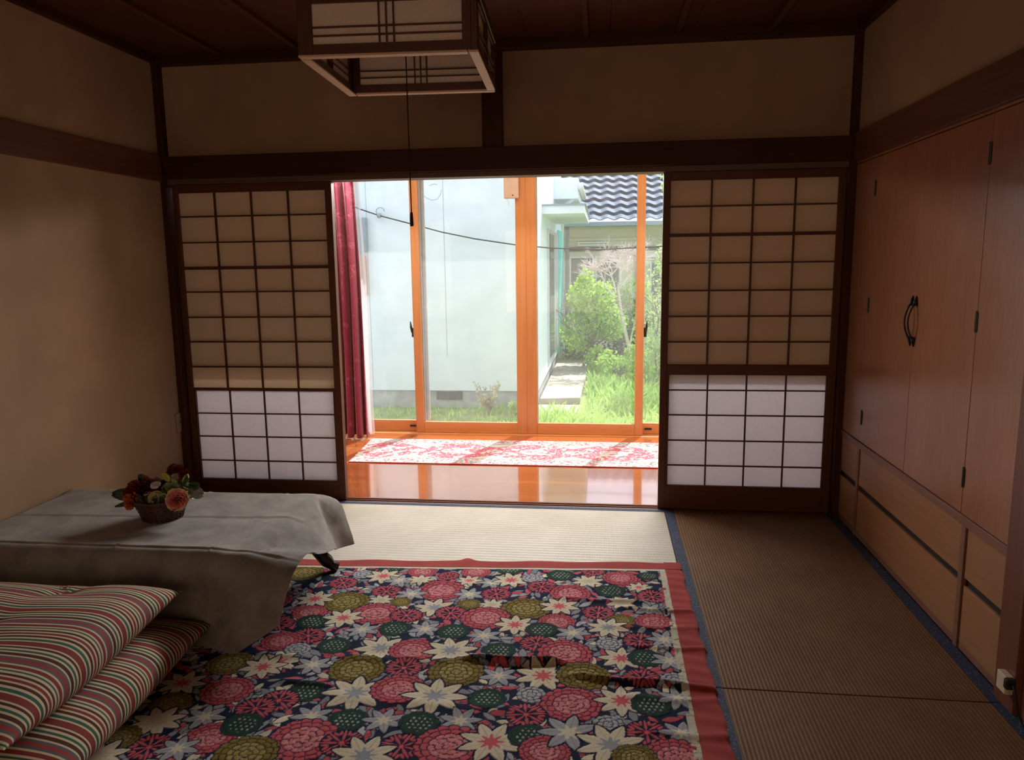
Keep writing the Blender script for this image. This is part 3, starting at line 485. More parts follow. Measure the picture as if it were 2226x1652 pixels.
-2372, 2356, 335, -2309, 2354, 338, -2247, 2355, 334, -2185, 2354, 335, -2123, 2355, 333, -2061, 2354, 334, -1999, 2355, 333, -1937, 2355, 333, -1875, 2354, 334, -1813, 2355, 333, -1751, 2354, 333, -1689, 2356, 332, -1627, 2356, 332, -1565, 2356, 333, -1503, 2357, 332, -1441, 2355, 333, -1420, 2356, 333, -1399, 2356, 333, -1378, 2357, 332, -1357, 2355, 333, -1336, 2356, 332, -1314, 2354, 333, -1293, 2355, 331, -1272, 2354, 332, -1250, 2354, 331, -1229, 2353, 330, -1208, 2355, 325, -1186, 2362, 327, -1165, 2375, 327, -1145, 2390, 324, -1123, 2403, 330, -1103, 2417, 325, -1083, 2431, 322, -1064, 2444, 313, -1043, 2459, 313,
-2372, 2375, 345, -2309, 2374, 343, -2247, 2374, 341, -2184, 2374, 342, -2122, 2374, 341, -2060, 2374, 342, -1998, 2374, 342, -1936, 2374, 341, -1874, 2374, 342, -1812, 2374, 341, -1750, 2374, 343, -1688, 2374, 342, -1626, 2375, 343, -1564, 2375, 342, -1502, 2375, 343, -1440, 2375, 342, -1419, 2375, 344, -1398, 2375, 343, -1377, 2375, 344, -1355, 2374, 343, -1334, 2374, 343, -1313, 2374, 340, -1291, 2373, 341, -1270, 2372, 340, -1249, 2372, 340, -1227, 2372, 340, -1206, 2374, 335, -1185, 2383, 332, -1165, 2396, 329, -1144, 2411, 335, -1123, 2424, 327, -1103, 2438, 324, -1084, 2451, 316, -1063, 2466, 314, -1044, 2477, 303,
-2372, 2396, 343, -2309, 2395, 342, -2246, 2395, 340, -2184, 2395, 344, -2122, 2395, 344, -2060, 2395, 345, -1998, 2395, 343, -1936, 2395, 343, -1874, 2395, 343, -1811, 2395, 342, -1749, 2395, 344, -1687, 2396, 344, -1625, 2396, 345, -1563, 2396, 347, -1501, 2396, 344, -1439, 2396, 347, -1418, 2396, 346, -1397, 2396, 347, -1375, 2396, 345, -1354, 2396, 347, -1333, 2395, 343, -1311, 2395, 342, -1290, 2395, 339, -1269, 2394, 339, -1248, 2394, 339, -1227, 2394, 338, -1206, 2395, 335, -1185, 2404, 332, -1165, 2419, 335, -1144, 2431, 326, -1124, 2444, 322, -1104, 2458, 317, -1084, 2472, 314, -1064, 2483, 304, -1044, 2496, 299,
-2371, 2417, 341, -2308, 2416, 340, -2246, 2417, 341, -2184, 2416, 339, -2122, 2416, 341, -2059, 2416, 341, -1997, 2416, 341, -1935, 2416, 341, -1873, 2416, 341, -1811, 2417, 342, -1749, 2416, 341, -1686, 2416, 341, -1625, 2417, 343, -1562, 2417, 342, -1500, 2417, 342, -1438, 2416, 340, -1417, 2417, 342, -1395, 2416, 339, -1374, 2417, 342, -1353, 2416, 340, -1331, 2417, 343, -1310, 2416, 340, -1289, 2416, 339, -1268, 2415, 341, -1247, 2415, 341, -1226, 2415, 341, -1206, 2415, 330, -1185, 2426, 330, -1165, 2439, 323, -1145, 2452, 320, -1124, 2464, 316, -1104, 2478, 312, -1084, 2489, 302, -1064, 2502, 298, -1045, 2514, 292,
-2370, 2437, 338, -2308, 2437, 338, -2246, 2437, 338, -2183, 2437, 338, -2121, 2437, 338, -2059, 2437, 338, -1997, 2437, 338, -1935, 2437, 338, -1872, 2437, 338, -1810, 2437, 338, -1748, 2437, 338, -1686, 2437, 338, -1623, 2437, 338, -1561, 2437, 338, -1499, 2437, 338, -1437, 2437, 338, -1416, 2437, 338, -1394, 2437, 338, -1373, 2437, 338, -1352, 2437, 338, -1331, 2437, 338, -1310, 2437, 338, -1289, 2436, 341, -1267, 2436, 340, -1246, 2436, 343, -1225, 2437, 339, -1204, 2437, 333, -1186, 2446, 319, -1165, 2459, 319, -1145, 2471, 311, -1125, 2484, 308, -1105, 2495, 299, -1085, 2508, 295, -1065, 2518, 286, -1045, 2531, 281,
-2370, 2458, 338, -2308, 2458, 338, -2245, 2458, 338, -2183, 2458, 338, -2121, 2458, 338, -2059, 2458, 338, -1996, 2458, 338, -1934, 2458, 338, -1872, 2458, 338, -1809, 2458, 338, -1747, 2458, 338, -1685, 2458, 338, -1623, 2458, 338, -1560, 2458, 338, -1498, 2458, 338, -1436, 2458, 338, -1414, 2458, 338, -1393, 2458, 338, -1372, 2458, 338, -1351, 2458, 338, -1330, 2458, 338, -1308, 2458, 338, -1287, 2458, 339, -1266, 2457, 344, -1244, 2458, 341, -1222, 2458, 341, -1204, 2458, 329, -1186, 2468, 318, -1166, 2478, 307, -1146, 2491, 304, -1126, 2502, 296, -1105, 2514, 292, -1085, 2525, 283, -1065, 2536, 277, -1045, 2548, 271,
-2370, 2479, 338, -2308, 2479, 338, -2245, 2479, 338, -2183, 2479, 338, -2121, 2479, 338, -2058, 2479, 338, -1996, 2479, 338, -1933, 2479, 338, -1871, 2479, 338, -1809, 2479, 338, -1746, 2479, 338, -1684, 2479, 338, -1622, 2479, 338, -1559, 2479, 338, -1497, 2479, 338, -1435, 2479, 338, -1413, 2479, 338, -1392, 2479, 338, -1371, 2479, 338, -1350, 2479, 338, -1328, 2479, 338, -1307, 2479, 338, -1286, 2479, 342, -1264, 2479, 342, -1243, 2479, 345, -1222, 2479, 338, -1204, 2478, 326, -1187, 2489, 313, -1167, 2499, 303, -1147, 2510, 295, -1126, 2522, 291, -1106, 2533, 284, -1086, 2543, 276, -1066, 2555, 270, -1045, 2567, 265,
-2370, 2500, 338, -2308, 2500, 338, -2245, 2500, 338, -2183, 2500, 338, -2120, 2500, 338, -2058, 2500, 338, -1995, 2500, 338, -1933, 2500, 338, -1870, 2500, 338, -1808, 2500, 338, -1746, 2500, 338, -1683, 2500, 338, -1621, 2500, 338, -1558, 2500, 338, -1496, 2500, 338, -1433, 2500, 338, -1412, 2500, 338, -1391, 2500, 338, -1370, 2500, 338, -1348, 2500, 338, -1327, 2500, 338, -1306, 2500, 338, -1285, 2499, 340, -1263, 2500, 344, -1242, 2500, 341, -1220, 2500, 338, -1203, 2500, 324, -1183, 2510, 315, -1167, 2520, 300, -1147, 2531, 291, -1127, 2542, 284, -1106, 2552, 278, -1086, 2563, 271, -1066, 2574, 263, -1046, 2585, 258,
-2370, 2557, 338, -2307, 2557, 338, -2245, 2557, 338, -2182, 2557, 338, -2119, 2557, 338, -2057, 2557, 338, -1994, 2557, 338, -1931, 2557, 338, -1869, 2557, 338, -1806, 2557, 338, -1744, 2557, 338, -1681, 2557, 338, -1618, 2557, 338, -1556, 2557, 338, -1493, 2557, 338, -1430, 2557, 338, -1409, 2557, 338, -1388, 2557, 338, -1366, 2557, 338, -1345, 2557, 338, -1324, 2557, 338, -1302, 2557, 338, -1281, 2557, 340, -1259, 2557, 340, -1237, 2557, 342, -1217, 2557, 335, -1197, 2559, 326, -1180, 2569, 312, -1162, 2579, 300, -1143, 2588, 290, -1125, 2598, 279, -1105, 2607, 270, -1086, 2616, 258, -1066, 2626, 251, -1047, 2636, 241,
-2370, 2615, 338, -2307, 2615, 338, -2244, 2615, 338, -2181, 2615, 338, -2119, 2615, 338, -2056, 2615, 338, -1993, 2615, 338, -1930, 2615, 338, -1867, 2615, 338, -1804, 2615, 338, -1741, 2615, 338, -1679, 2615, 338, -1616, 2615, 338, -1553, 2615, 338, -1490, 2615, 338, -1427, 2615, 338, -1406, 2615, 338, -1384, 2615, 338, -1363, 2615, 338, -1341, 2615, 338, -1320, 2615, 338, -1298, 2615, 339, -1277, 2615, 340, -1255, 2615, 340, -1234, 2615, 340, -1213, 2614, 332, -1193, 2618, 325, -1175, 2627, 312, -1157, 2636, 301, -1137, 2645, 291, -1119, 2653, 280, -1101, 2662, 268, -1084, 2671, 254, -1067, 2679, 241, -1049, 2688, 229,
-2370, 2673, 338, -2307, 2673, 338, -2244, 2673, 338, -2181, 2673, 338, -2118, 2673, 338, -2055, 2673, 338, -1992, 2673, 338, -1929, 2673, 338, -1865, 2673, 338, -1802, 2673, 338, -1739, 2673, 338, -1676, 2673, 338, -1613, 2673, 338, -1550, 2673, 338, -1487, 2673, 338, -1424, 2673, 338, -1403, 2673, 338, -1381, 2673, 338, -1360, 2673, 338, -1338, 2673, 338, -1317, 2673, 338, -1295, 2673, 340, -1273, 2672, 342, -1252, 2672, 342, -1230, 2672, 339, -1210, 2673, 330, -1190, 2677, 322, -1171, 2685, 311, -1152, 2693, 300, -1136, 2701, 287, -1116, 2709, 276, -1099, 2717, 263, -1081, 2725, 251, -1068, 2732, 233, -1054, 2739, 216,
-2370, 2730, 338, -2307, 2730, 338, -2243, 2730, 338, -2180, 2730, 338, -2117, 2730, 338, -2054, 2730, 338, -1990, 2730, 338, -1927, 2730, 338, -1864, 2730, 338, -1801, 2730, 338, -1737, 2730, 338, -1674, 2730, 338, -1611, 2730, 338, -1547, 2730, 338, -1484, 2730, 338, -1421, 2730, 338, -1399, 2730, 338, -1378, 2730, 338, -1356, 2730, 338, -1335, 2730, 338, -1313, 2730, 338, -1292, 2730, 343, -1270, 2730, 342, -1248, 2730, 344, -1226, 2730, 339, -1204, 2730, 334, -1186, 2735, 322, -1164, 2743, 315, -1148, 2750, 301, -1130, 2757, 288, -1116, 2763, 271, -1100, 2771, 255, -1089, 2776, 236, -1076, 2782, 218, -1069, 2785, 196,
-2370, 2787, 338, -2307, 2787, 338, -2243, 2787, 338, -2180, 2787, 338, -2116, 2787, 338, -2053, 2787, 338, -1989, 2787, 338, -1926, 2787, 338, -1862, 2787, 338, -1799, 2787, 338, -1735, 2787, 338, -1672, 2787, 338, -1608, 2787, 338, -1545, 2787, 338, -1481, 2787, 338, -1418, 2787, 338, -1396, 2787, 338, -1374, 2787, 338, -1353, 2787, 338, -1331, 2787, 338, -1309, 2787, 338, -1288, 2788, 341, -1266, 2787, 341, -1244, 2787, 341, -1222, 2788, 338, -1202, 2788, 330, -1182, 2794, 322, -1166, 2800, 307, -1147, 2806, 294, -1137, 2811, 274, -1122, 2817, 257, -1111, 2821, 238, -1102, 2825, 217, -1091, 2829, 198, -1081, 2833, 178,
-2370, 2845, 338, -2306, 2845, 338, -2243, 2845, 338, -2179, 2845, 338, -2115, 2845, 338, -2052, 2845, 338, -1988, 2845, 338, -1924, 2845, 338, -1860, 2845, 338, -1797, 2845, 338, -1733, 2845, 338, -1669, 2845, 338, -1606, 2845, 338, -1542, 2845, 338, -1478, 2845, 338, -1415, 2845, 338, -1393, 2845, 338, -1371, 2845, 338, -1349, 2845, 338, -1328, 2845, 338, -1306, 2845, 338, -1284, 2845, 341, -1262, 2845, 343, -1240, 2845, 342, -1219, 2846, 336, -1199, 2846, 327, -1182, 2851, 313, -1165, 2856, 299, -1153, 2861, 281, -1142, 2864, 261, -1131, 2868, 242, -1119, 2872, 223, -1111, 2874, 202, -1104, 2877, 181, -1096, 2880, 160,
-2370, 2903, 338, -2306, 2903, 338, -2242, 2903, 338, -2178, 2903, 338, -2114, 2903, 338, -2050, 2903, 338, -1987, 2903, 338, -1923, 2903, 338, -1859, 2903, 338, -1795, 2903, 338, -1731, 2903, 338, -1667, 2903, 338, -1603, 2903, 338, -1539, 2903, 338, -1475, 2903, 338, -1411, 2903, 338, -1390, 2903, 338, -1368, 2903, 338, -1346, 2903, 338, -1324, 2903, 338, -1303, 2903, 338, -1281, 2903, 341, -1259, 2903, 342, -1237, 2903, 341, -1217, 2903, 332, -1198, 2904, 321, -1183, 2908, 305, -1171, 2911, 286, -1161, 2914, 266, -1151, 2916, 246, -1145, 2918, 224, -1135, 2920, 204, -1130, 2921, 182, -1120, 2923, 162, -1114, 2923, 140,
-2370, 2960, 339, -2306, 2960, 342, -2242, 2960, 343, -2178, 2960, 340, -2114, 2960, 342, -2049, 2960, 339, -1985, 2960, 340, -1921, 2960, 342, -1857, 2960, 340, -1793, 2960, 341, -1729, 2960, 340, -1665, 2960, 339, -1601, 2960, 340, -1537, 2960, 341, -1472, 2960, 340, -1408, 2960, 341, -1386, 2960, 339, -1364, 2960, 342, -1342, 2960, 339, -1321, 2960, 339, -1299, 2960, 340, -1277, 2961, 341, -1255, 2961, 345, -1233, 2961, 340, -1215, 2961, 328, -1202, 2961, 310, -1194, 2962, 289, -1182, 2965, 269, -1177, 2964, 248, -1168, 2966, 227, -1164, 2964, 205, -1156, 2965, 184, -1151, 2963, 162, -1143, 2965, 141, -1136, 2964, 120,
-2371, 2980, 346, -2306, 2981, 345, -2242, 2981, 344, -2178, 2981, 345, -2113, 2981, 341, -2049, 2981, 345, -1985, 2981, 343, -1921, 2981, 344, -1857, 2981, 343, -1792, 2981, 343, -1728, 2981, 340, -1664, 2981, 343, -1600, 2981, 342, -1536, 2981, 340, -1472, 2981, 345, -1407, 2981, 341, -1385, 2981, 344, -1363, 2981, 341, -1341, 2981, 343, -1319, 2981, 339, -1297, 2981, 341, -1275, 2982, 341, -1253, 2982, 343, -1230, 2982, 339, -1216, 2981, 324, -1209, 2980, 303, -1198, 2982, 283, -1192, 2981, 261, -1182, 2983, 241, -1180, 2980, 219, -1172, 2980, 198, -1167, 2978, 176, -1159, 2979, 155, -1153, 2978, 133, -1142, 2981, 114,
-2371, 3001, 347, -2306, 3001, 349, -2242, 3002, 347, -2178, 3002, 346, -2113, 3002, 346, -2049, 3002, 345, -1984, 3002, 345, -1920, 3002, 345, -1856, 3002, 345, -1791, 3002, 344, -1727, 3002, 342, -1663, 3002, 344, -1599, 3002, 342, -1535, 3002, 345, -1470, 3002, 343, -1406, 3002, 347, -1384, 3002, 344, -1362, 3001, 348, -1340, 3002, 343, -1317, 3002, 344, -1296, 3002, 340, -1274, 3003, 342, -1251, 3003, 343, -1229, 3002, 338, -1220, 3000, 318, -1211, 3001, 297, -1208, 2998, 275, -1200, 2999, 254, -1195, 2997, 232, -1185, 2998, 212, -1181, 2996, 190, -1172, 2996, 169, -1166, 2995, 148, -1157, 2996, 127, -1151, 2995, 106,
-2371, 3022, 344, -2307, 3022, 343, -2242, 3023, 342, -2177, 3023, 344, -2113, 3024, 343, -2048, 3023, 343, -1984, 3023, 342, -1920, 3023, 343, -1855, 3023, 344, -1791, 3023, 345, -1727, 3024, 341, -1662, 3024, 342, -1598, 3024, 343, -1534, 3024, 342, -1469, 3023, 344, -1405, 3023, 346, -1383, 3023, 348, -1361, 3023, 342, -1338, 3024, 347, -1316, 3023, 343, -1294, 3024, 343, -1272, 3024, 340, -1249, 3025, 343, -1227, 3024, 337, -1222, 3021, 313, -1221, 3019, 290, -1214, 3017, 269, -1208, 3016, 247, -1200, 3016, 226, -1193, 3015, 204, -1183, 3015, 184, -1178, 3013, 163, -1170, 3013, 142, -1162, 3012, 121, -1154, 3012, 101,
-2371, 3039, 332, -2307, 3041, 334, -2242, 3043, 335, -2177, 3042, 334, -2113, 3043, 335, -2048, 3042, 334, -1984, 3043, 336, -1919, 3043, 336, -1855, 3043, 336, -1790, 3043, 337, -1726, 3044, 337, -1661, 3044, 336, -1597, 3044, 336, -1532, 3044, 338, -1468, 3043, 337, -1404, 3044, 339, -1382, 3043, 338, -1360, 3044, 339, -1338, 3044, 338, -1316, 3045, 341, -1293, 3045, 338, -1272, 3045, 337, -1250, 3045, 336, -1227, 3045, 331, -1222, 3041, 308, -1218, 3039, 286, -1214, 3038, 263, -1205, 3036, 243, -1201, 3035, 221, -1193, 3034, 200, -1187, 3033, 178, -1178, 3032, 158, -1172, 3031, 137, -1163, 3030, 117, -1156, 3029, 95,
-2372, 3054, 318, -2307, 3055, 318, -2242, 3058, 320, -2177, 3060, 321, -2112, 3058, 320, -2048, 3059, 321, -1983, 3059, 321, -1918, 3058, 321, -1854, 3059, 322, -1790, 3061, 323, -1725, 3061, 324, -1661, 3063, 327, -1596, 3064, 328, -1531, 3063, 327, -1467, 3063, 328, -1402, 3062, 328, -1381, 3061, 328, -1358, 3062, 329, -1337, 3063, 331, -1315, 3064, 332, -1293, 3066, 335, -1271, 3066, 332, -1249, 3066, 331, -1229, 3064, 322, -1216, 3060, 305, -1212, 3059, 283, -1203, 3056, 262, -1201, 3056, 239, -1193, 3054, 218, -1190, 3053, 196, -1182, 3051, 176, -1178, 3051, 154, -1171, 3049, 133, -1164, 3048, 111, -1156, 3047, 91,
-2371, 3062, 299, -2307, 3069, 302, -2242, 3072, 305, -2177, 3071, 304, -2112, 3073, 304, -2047, 3072, 304, -1983, 3070, 303, -1918, 3071, 303, -1854, 3070, 304, -1789, 3073, 306, -1725, 3077, 309, -1660, 3078, 311, -1595, 3079, 313, -1530, 3080, 314, -1465, 3079, 314, -1401, 3078, 315, -1379, 3076, 314, -1357, 3079, 317, -1335, 3080, 319, -1314, 3084, 325, -1292, 3085, 325, -1270, 3087, 328, -1248, 3086, 323, -1227, 3085, 318, -1214, 3081, 300, -1203, 3078, 280, -1199, 3077, 258, -1189, 3073, 238, -1189, 3073, 215, -1183, 3071, 194, -1178, 3070, 172, -1170, 3068, 151, -1168, 3068, 129, -1160, 3066, 108, -1154, 3064, 87,
-2371, 3071, 280, -2307, 3077, 283, -2242, 3081, 285, -2177, 3080, 284, -2112, 3082, 285, -2047, 3082, 285, -1982, 3078, 283, -1918, 3080, 284, -1853, 3078, 284, -1788, 3082, 287, -1723, 3084, 289, -1659, 3092, 295, -1594, 3094, 298, -1529, 3093, 298, -1464, 3094, 299, -1400, 3090, 297, -1378, 3094, 301, -1355, 3093, 301, -1334, 3099, 309, -1313, 3102, 313, -1292, 3105, 319, -1270, 3106, 318, -1248, 3107, 319, -1227, 3105, 310, -1210, 3101, 296, -1201, 3098, 276, -1190, 3095, 257, -1186, 3093, 235, -1179, 3091, 213, -1177, 3090, 191, -1170, 3088, 170, -1166, 3087, 148, -1159, 3085, 127, -1156, 3084, 105, -1147, 3081, 85,
-2369, 3076, 259, -2307, 3088, 265, -2242, 3092, 267, -2177, 3087, 265, -2112, 3091, 266, -2047, 3088, 265, -1982, 3086, 263, -1917, 3088, 264, -1852, 3085, 264, -1787, 3089, 267, -1722, 3096, 271, -1657, 3101, 276, -1593, 3106, 280, -1528, 3107, 281, -1463, 3105, 281, -1398, 3108, 285, -1375, 3107, 284, -1355, 3114, 293, -1332, 3116, 295, -1313, 3122, 305, -1291, 3123, 308, -1269, 3127, 313, -1247, 3127, 311, -1227, 3125, 303, -1208, 3122, 291, -1195, 3118, 273, -1186, 3115, 253, -1177, 3112, 233, -1173, 3110, 211, -1167, 3107, 190, -1163, 3106, 167, -1154, 3102, 147, -1152, 3102, 125, -1144, 3098, 104, -1141, 3097, 82,
-2370, 3086, 241, -2306, 3094, 244, -2241, 3097, 246, -2176, 3098, 247, -2111, 3097, 246, -2046, 3094, 244, -1981, 3093, 244, -1916, 3095, 245, -1851, 3092, 244, -1786, 3096, 247, -1721, 3102, 251, -1656, 3110, 257, -1592, 3118, 262, -1526, 3118, 263, -1461, 3121, 267, -1396, 3122, 269, -1375, 3128, 276, -1352, 3129, 278, -1333, 3136, 288, -1311, 3139, 292, -1291, 3143, 300, -1269, 3145, 303, -1247, 3147, 304, -1225, 3145, 297, -1208, 3142, 284, -1193, 3138, 268, -1181, 3135, 250, -1173, 3131, 229, -1165, 3128, 209, -1160, 3126, 187, -1152, 3122, 166, -1147, 3120, 145, -1139, 3116, 124, -1136, 3115, 102, -1130, 3112, 81,
-2370, 3092, 220, -2306, 3103, 225, -2241, 3104, 226, -2176, 3108, 228, -2111, 3107, 226, -2046, 3099, 224, -1981, 3102, 224, -1915, 3102, 225, -1850, 3100, 225, -1785, 3104, 228, -1719, 3111, 232, -1654, 3116, 236, -1590, 3124, 242, -1525, 3133, 249, -1460, 3135, 252, -1395, 3141, 259, -1373, 3143, 261, -1353, 3149, 270, -1331, 3152, 274, -1311, 3158, 283, -1289, 3160, 287, -1269, 3165, 296, -1247, 3166, 294, -1224, 3166, 291, -1205, 3162, 279, -1189, 3159, 264, -1177, 3154, 246, -1167, 3151, 226, -1161, 3147, 205, -1153, 3144, 184, -1148, 3141, 163, -1138, 3136, 143, -1134, 3134, 121, -1124, 3130, 101, -1124, 3129, 78,
-2369, 3099, 200, -2306, 3108, 204, -2240, 3108, 206, -2176, 3117, 209, -2111, 3112, 206, -2046, 3107, 204, -1980, 3111, 205, -1915, 3112, 206, -1849, 3111, 207, -1784, 3116, 210, -1718, 3119, 213, -1653, 3125, 217, -1589, 3136, 224, -1524, 3145, 232, -1459, 3153, 240, -1394, 3158, 246, -1373, 3163, 253, -1351, 3166, 257, -1331, 3171, 265, -1309, 3175, 271, -1289, 3180, 279, -1268, 3184, 285, -1246, 3186, 287, -1225, 3184, 280, -1204, 3182, 273, -1187, 3179, 259, -1173, 3174, 242, -1163, 3170, 222, -1157, 3166, 201, -1150, 3162, 181, -1141, 3158, 160, -1135, 3155, 139, -1125, 3150, 119, -1120, 3147, 98, -1114, 3144, 77]
# ------------------------------------------------------------------ floral rug
FLOWERS = [('G', -0.92, 3.062, 0.06), ('P', -0.773, 3.031, 0.062), ('W', -0.662, 3.1, 0.045), ('P', -0.539, 3.045, 0.062), ('G', -0.397, 3.087, 0.06), ('G', -0.172, 3.043, 0.06), ('W', -1.022, 2.98, 0.045), ('Cp', -0.929, 2.967, 0.075), ('B', -0.847, 2.926, 0.062), ('S', -0.651, 2.999, 0.045), ('Cy', -0.76, 2.941, 0.055), ('Cp', -0.552, 2.953, 0.055), ('B', -0.453, 2.942, 0.062), ('Cp', -0.378, 2.976, 0.075), ('W', -0.289, 3.004, 0.045), ('S', -1.079, 2.884, 0.06), ('S', -0.875, 2.824, 0.06), ('P', -0.651, 2.851, 0.093), ('B', -0.764, 2.809, 0.062), ('B', -0.529, 2.825, 0.062), ('S', -0.422, 2.841, 0.06), ('S', -0.243, 2.921, 0.06), ('P', -0.124, 2.869, 0.08), ('O', -1.007, 2.713, 0.09), ('Cp', -1.14, 2.725, 0.075), ('Cy', -0.872, 2.737, 0.05), ('O', -0.788, 2.733, 0.04), ('Cg', -0.645, 2.699, 0.08), ('O', -0.514, 2.741, 0.045), ('Cy', -0.424, 2.743, 0.05), ('O', -0.289, 2.721, 0.092), ('Cp', -0.161, 2.751, 0.075), ('P', -1.116, 2.609, 0.065), ('P', -0.859, 2.622, 0.092), ('S', -0.737, 2.622, 0.06), ('S', -0.573, 2.66, 0.06), ('P', -0.433, 2.629, 0.092), ('P', -0.164, 2.623, 0.068), ('G', -1.076, 2.536, 0.06), ('Cp', -0.971, 2.578, 0.075), ('G', -0.752, 2.514, 0.06), ('B', -0.87, 2.493, 0.062), ('B', -0.641, 2.525, 0.062), ('G', -0.534, 2.515, 0.06), ('B', -0.417, 2.496, 0.062), ('Cp', -0.316, 2.587, 0.075), ('G', -0.214, 2.56, 0.06), ('B', -0.101, 2.546, 0.062), ('S', -1.052, 2.435, 0.06), ('P', -1.133, 2.388, 0.07), ('G', -0.933, 2.373, 0.06), ('S', -0.224, 2.456, 0.06), ('W', -1.052, 2.338, 0.045), ('Cg', -0.762, 2.371, 0.09), ('P', -0.647, 2.368, 0.08), ('Cg', -0.517, 2.381, 0.09), ('G', -0.351, 2.393, 0.06), ('P', -0.123, 2.401, 0.09), ('Cp', -1.08, 2.246, 0.075), ('B', -0.957, 2.241, 0.062), ('O', -0.803, 2.23, 0.09), ('S', -0.649, 2.254, 0.06), ('O', -0.471, 2.246, 0.09), ('B', -0.328, 2.236, 0.062), ('Cp', -0.185, 2.25, 0.09), ('O', -0.055, 2.263, 0.085), ('G', -0.92, 2.084, 0.06), ('Cg', -0.761, 2.092, 0.1), ('P', -0.633, 2.128, 0.085), ('Cg', -0.511, 2.102, 0.1), ('G', -0.347, 2.104, 0.06), ('W', -0.213, 2.139, 0.045), ('P', -0.087, 2.102, 0.092), ('S', -0.985, 2.033, 0.06), ('B', -0.852, 1.963, 0.062), ('G', -0.739, 1.954, 0.06), ('B', -0.633, 1.965, 0.062), ('G', -0.527, 1.962, 0.06), ('B', -0.409, 1.987, 0.062), ('S', -0.219, 2.033, 0.06), ('P', -0.835, 1.855, 0.098), ('S', -0.719, 1.849, 0.06), ('S', -0.55, 1.854, 0.06), ('P', -0.416, 1.868, 0.098), ('Cp', -0.304, 1.897, 0.09), ('G', -0.201, 1.932, 0.06), ('Cg', -0.642, 1.804, 0.09), ('P', -0.151, 1.872, 0.07), ('P', 0.079, 3.038, 0.072), ('G', 0.198, 3.07, 0.045), ('S', -0.035, 3.098, 0.05), ('Cy', -0.056, 2.992, 0.065), ('G', 0.038, 2.909, 0.06), ('Cp', 0.153, 2.951, 0.05), ('S', 0.202, 2.874, 0.06), ('Cy', 0.079, 2.802, 0.06), ('B', 0.185, 2.754, 0.062), ('S', -0.01, 2.713, 0.06), ('O', 0.075, 2.656, 0.052), ('P', 0.194, 2.656, 0.068), ('Cg', 0.025, 2.599, 0.075), ('W', 0.029, 2.481, 0.045), ('S', 0.138, 2.51, 0.06), ('B', 0.223, 2.528, 0.062), ('Cp', 0.069, 2.384, 0.075), ('G', 0.15, 2.392, 0.06), ('B', 0.229, 2.383, 0.062), ('S', 0.13, 2.265, 0.06), ('W', 0.236, 2.268, 0.045), ('Cp', 0.063, 2.131, 0.08), ('G', 0.151, 2.118, 0.06), ('B', 0.235, 2.162, 0.062), ('W', 0.022, 2.011, 0.045), ('S', 0.131, 1.984, 0.06), ('B', 0.229, 1.988, 0.062), ('B', -0.089, 1.962, 0.085), ('Cg', 0.029, 1.919, 0.095), ('P', 0.204, 1.88, 0.085), ('O', 0.093, 1.868, 0.06), ('B', -1.339, 2.346, 0.065), ('O', -1.245, 2.225, 0.075), ('P', -1.172, 2.067, 0.08), ('Cp', -1.337, 2.094, 0.075), ('O', -1.31, 1.985, 0.06), ('S', -1.039, 1.986, 0.06), ('B', -1.17, 1.929, 0.062), ('Cy', -1.3, 1.891, 0.08), ('P', -1.103, 1.835, 0.075), ('S', -1.253, 1.78, 0.06), ('O', -1.366, 1.808, 0.06), ('Cy', -1.371, 1.725, 0.08), ('B', -1.167, 1.778, 0.06), ('Cp', -1.121, 2.213, 0.075), ('O', -0.967, 1.777, 0.085), ('S', -1.488, 2.185, 0.06), ('G', -1.042, 1.905, 0.06)]
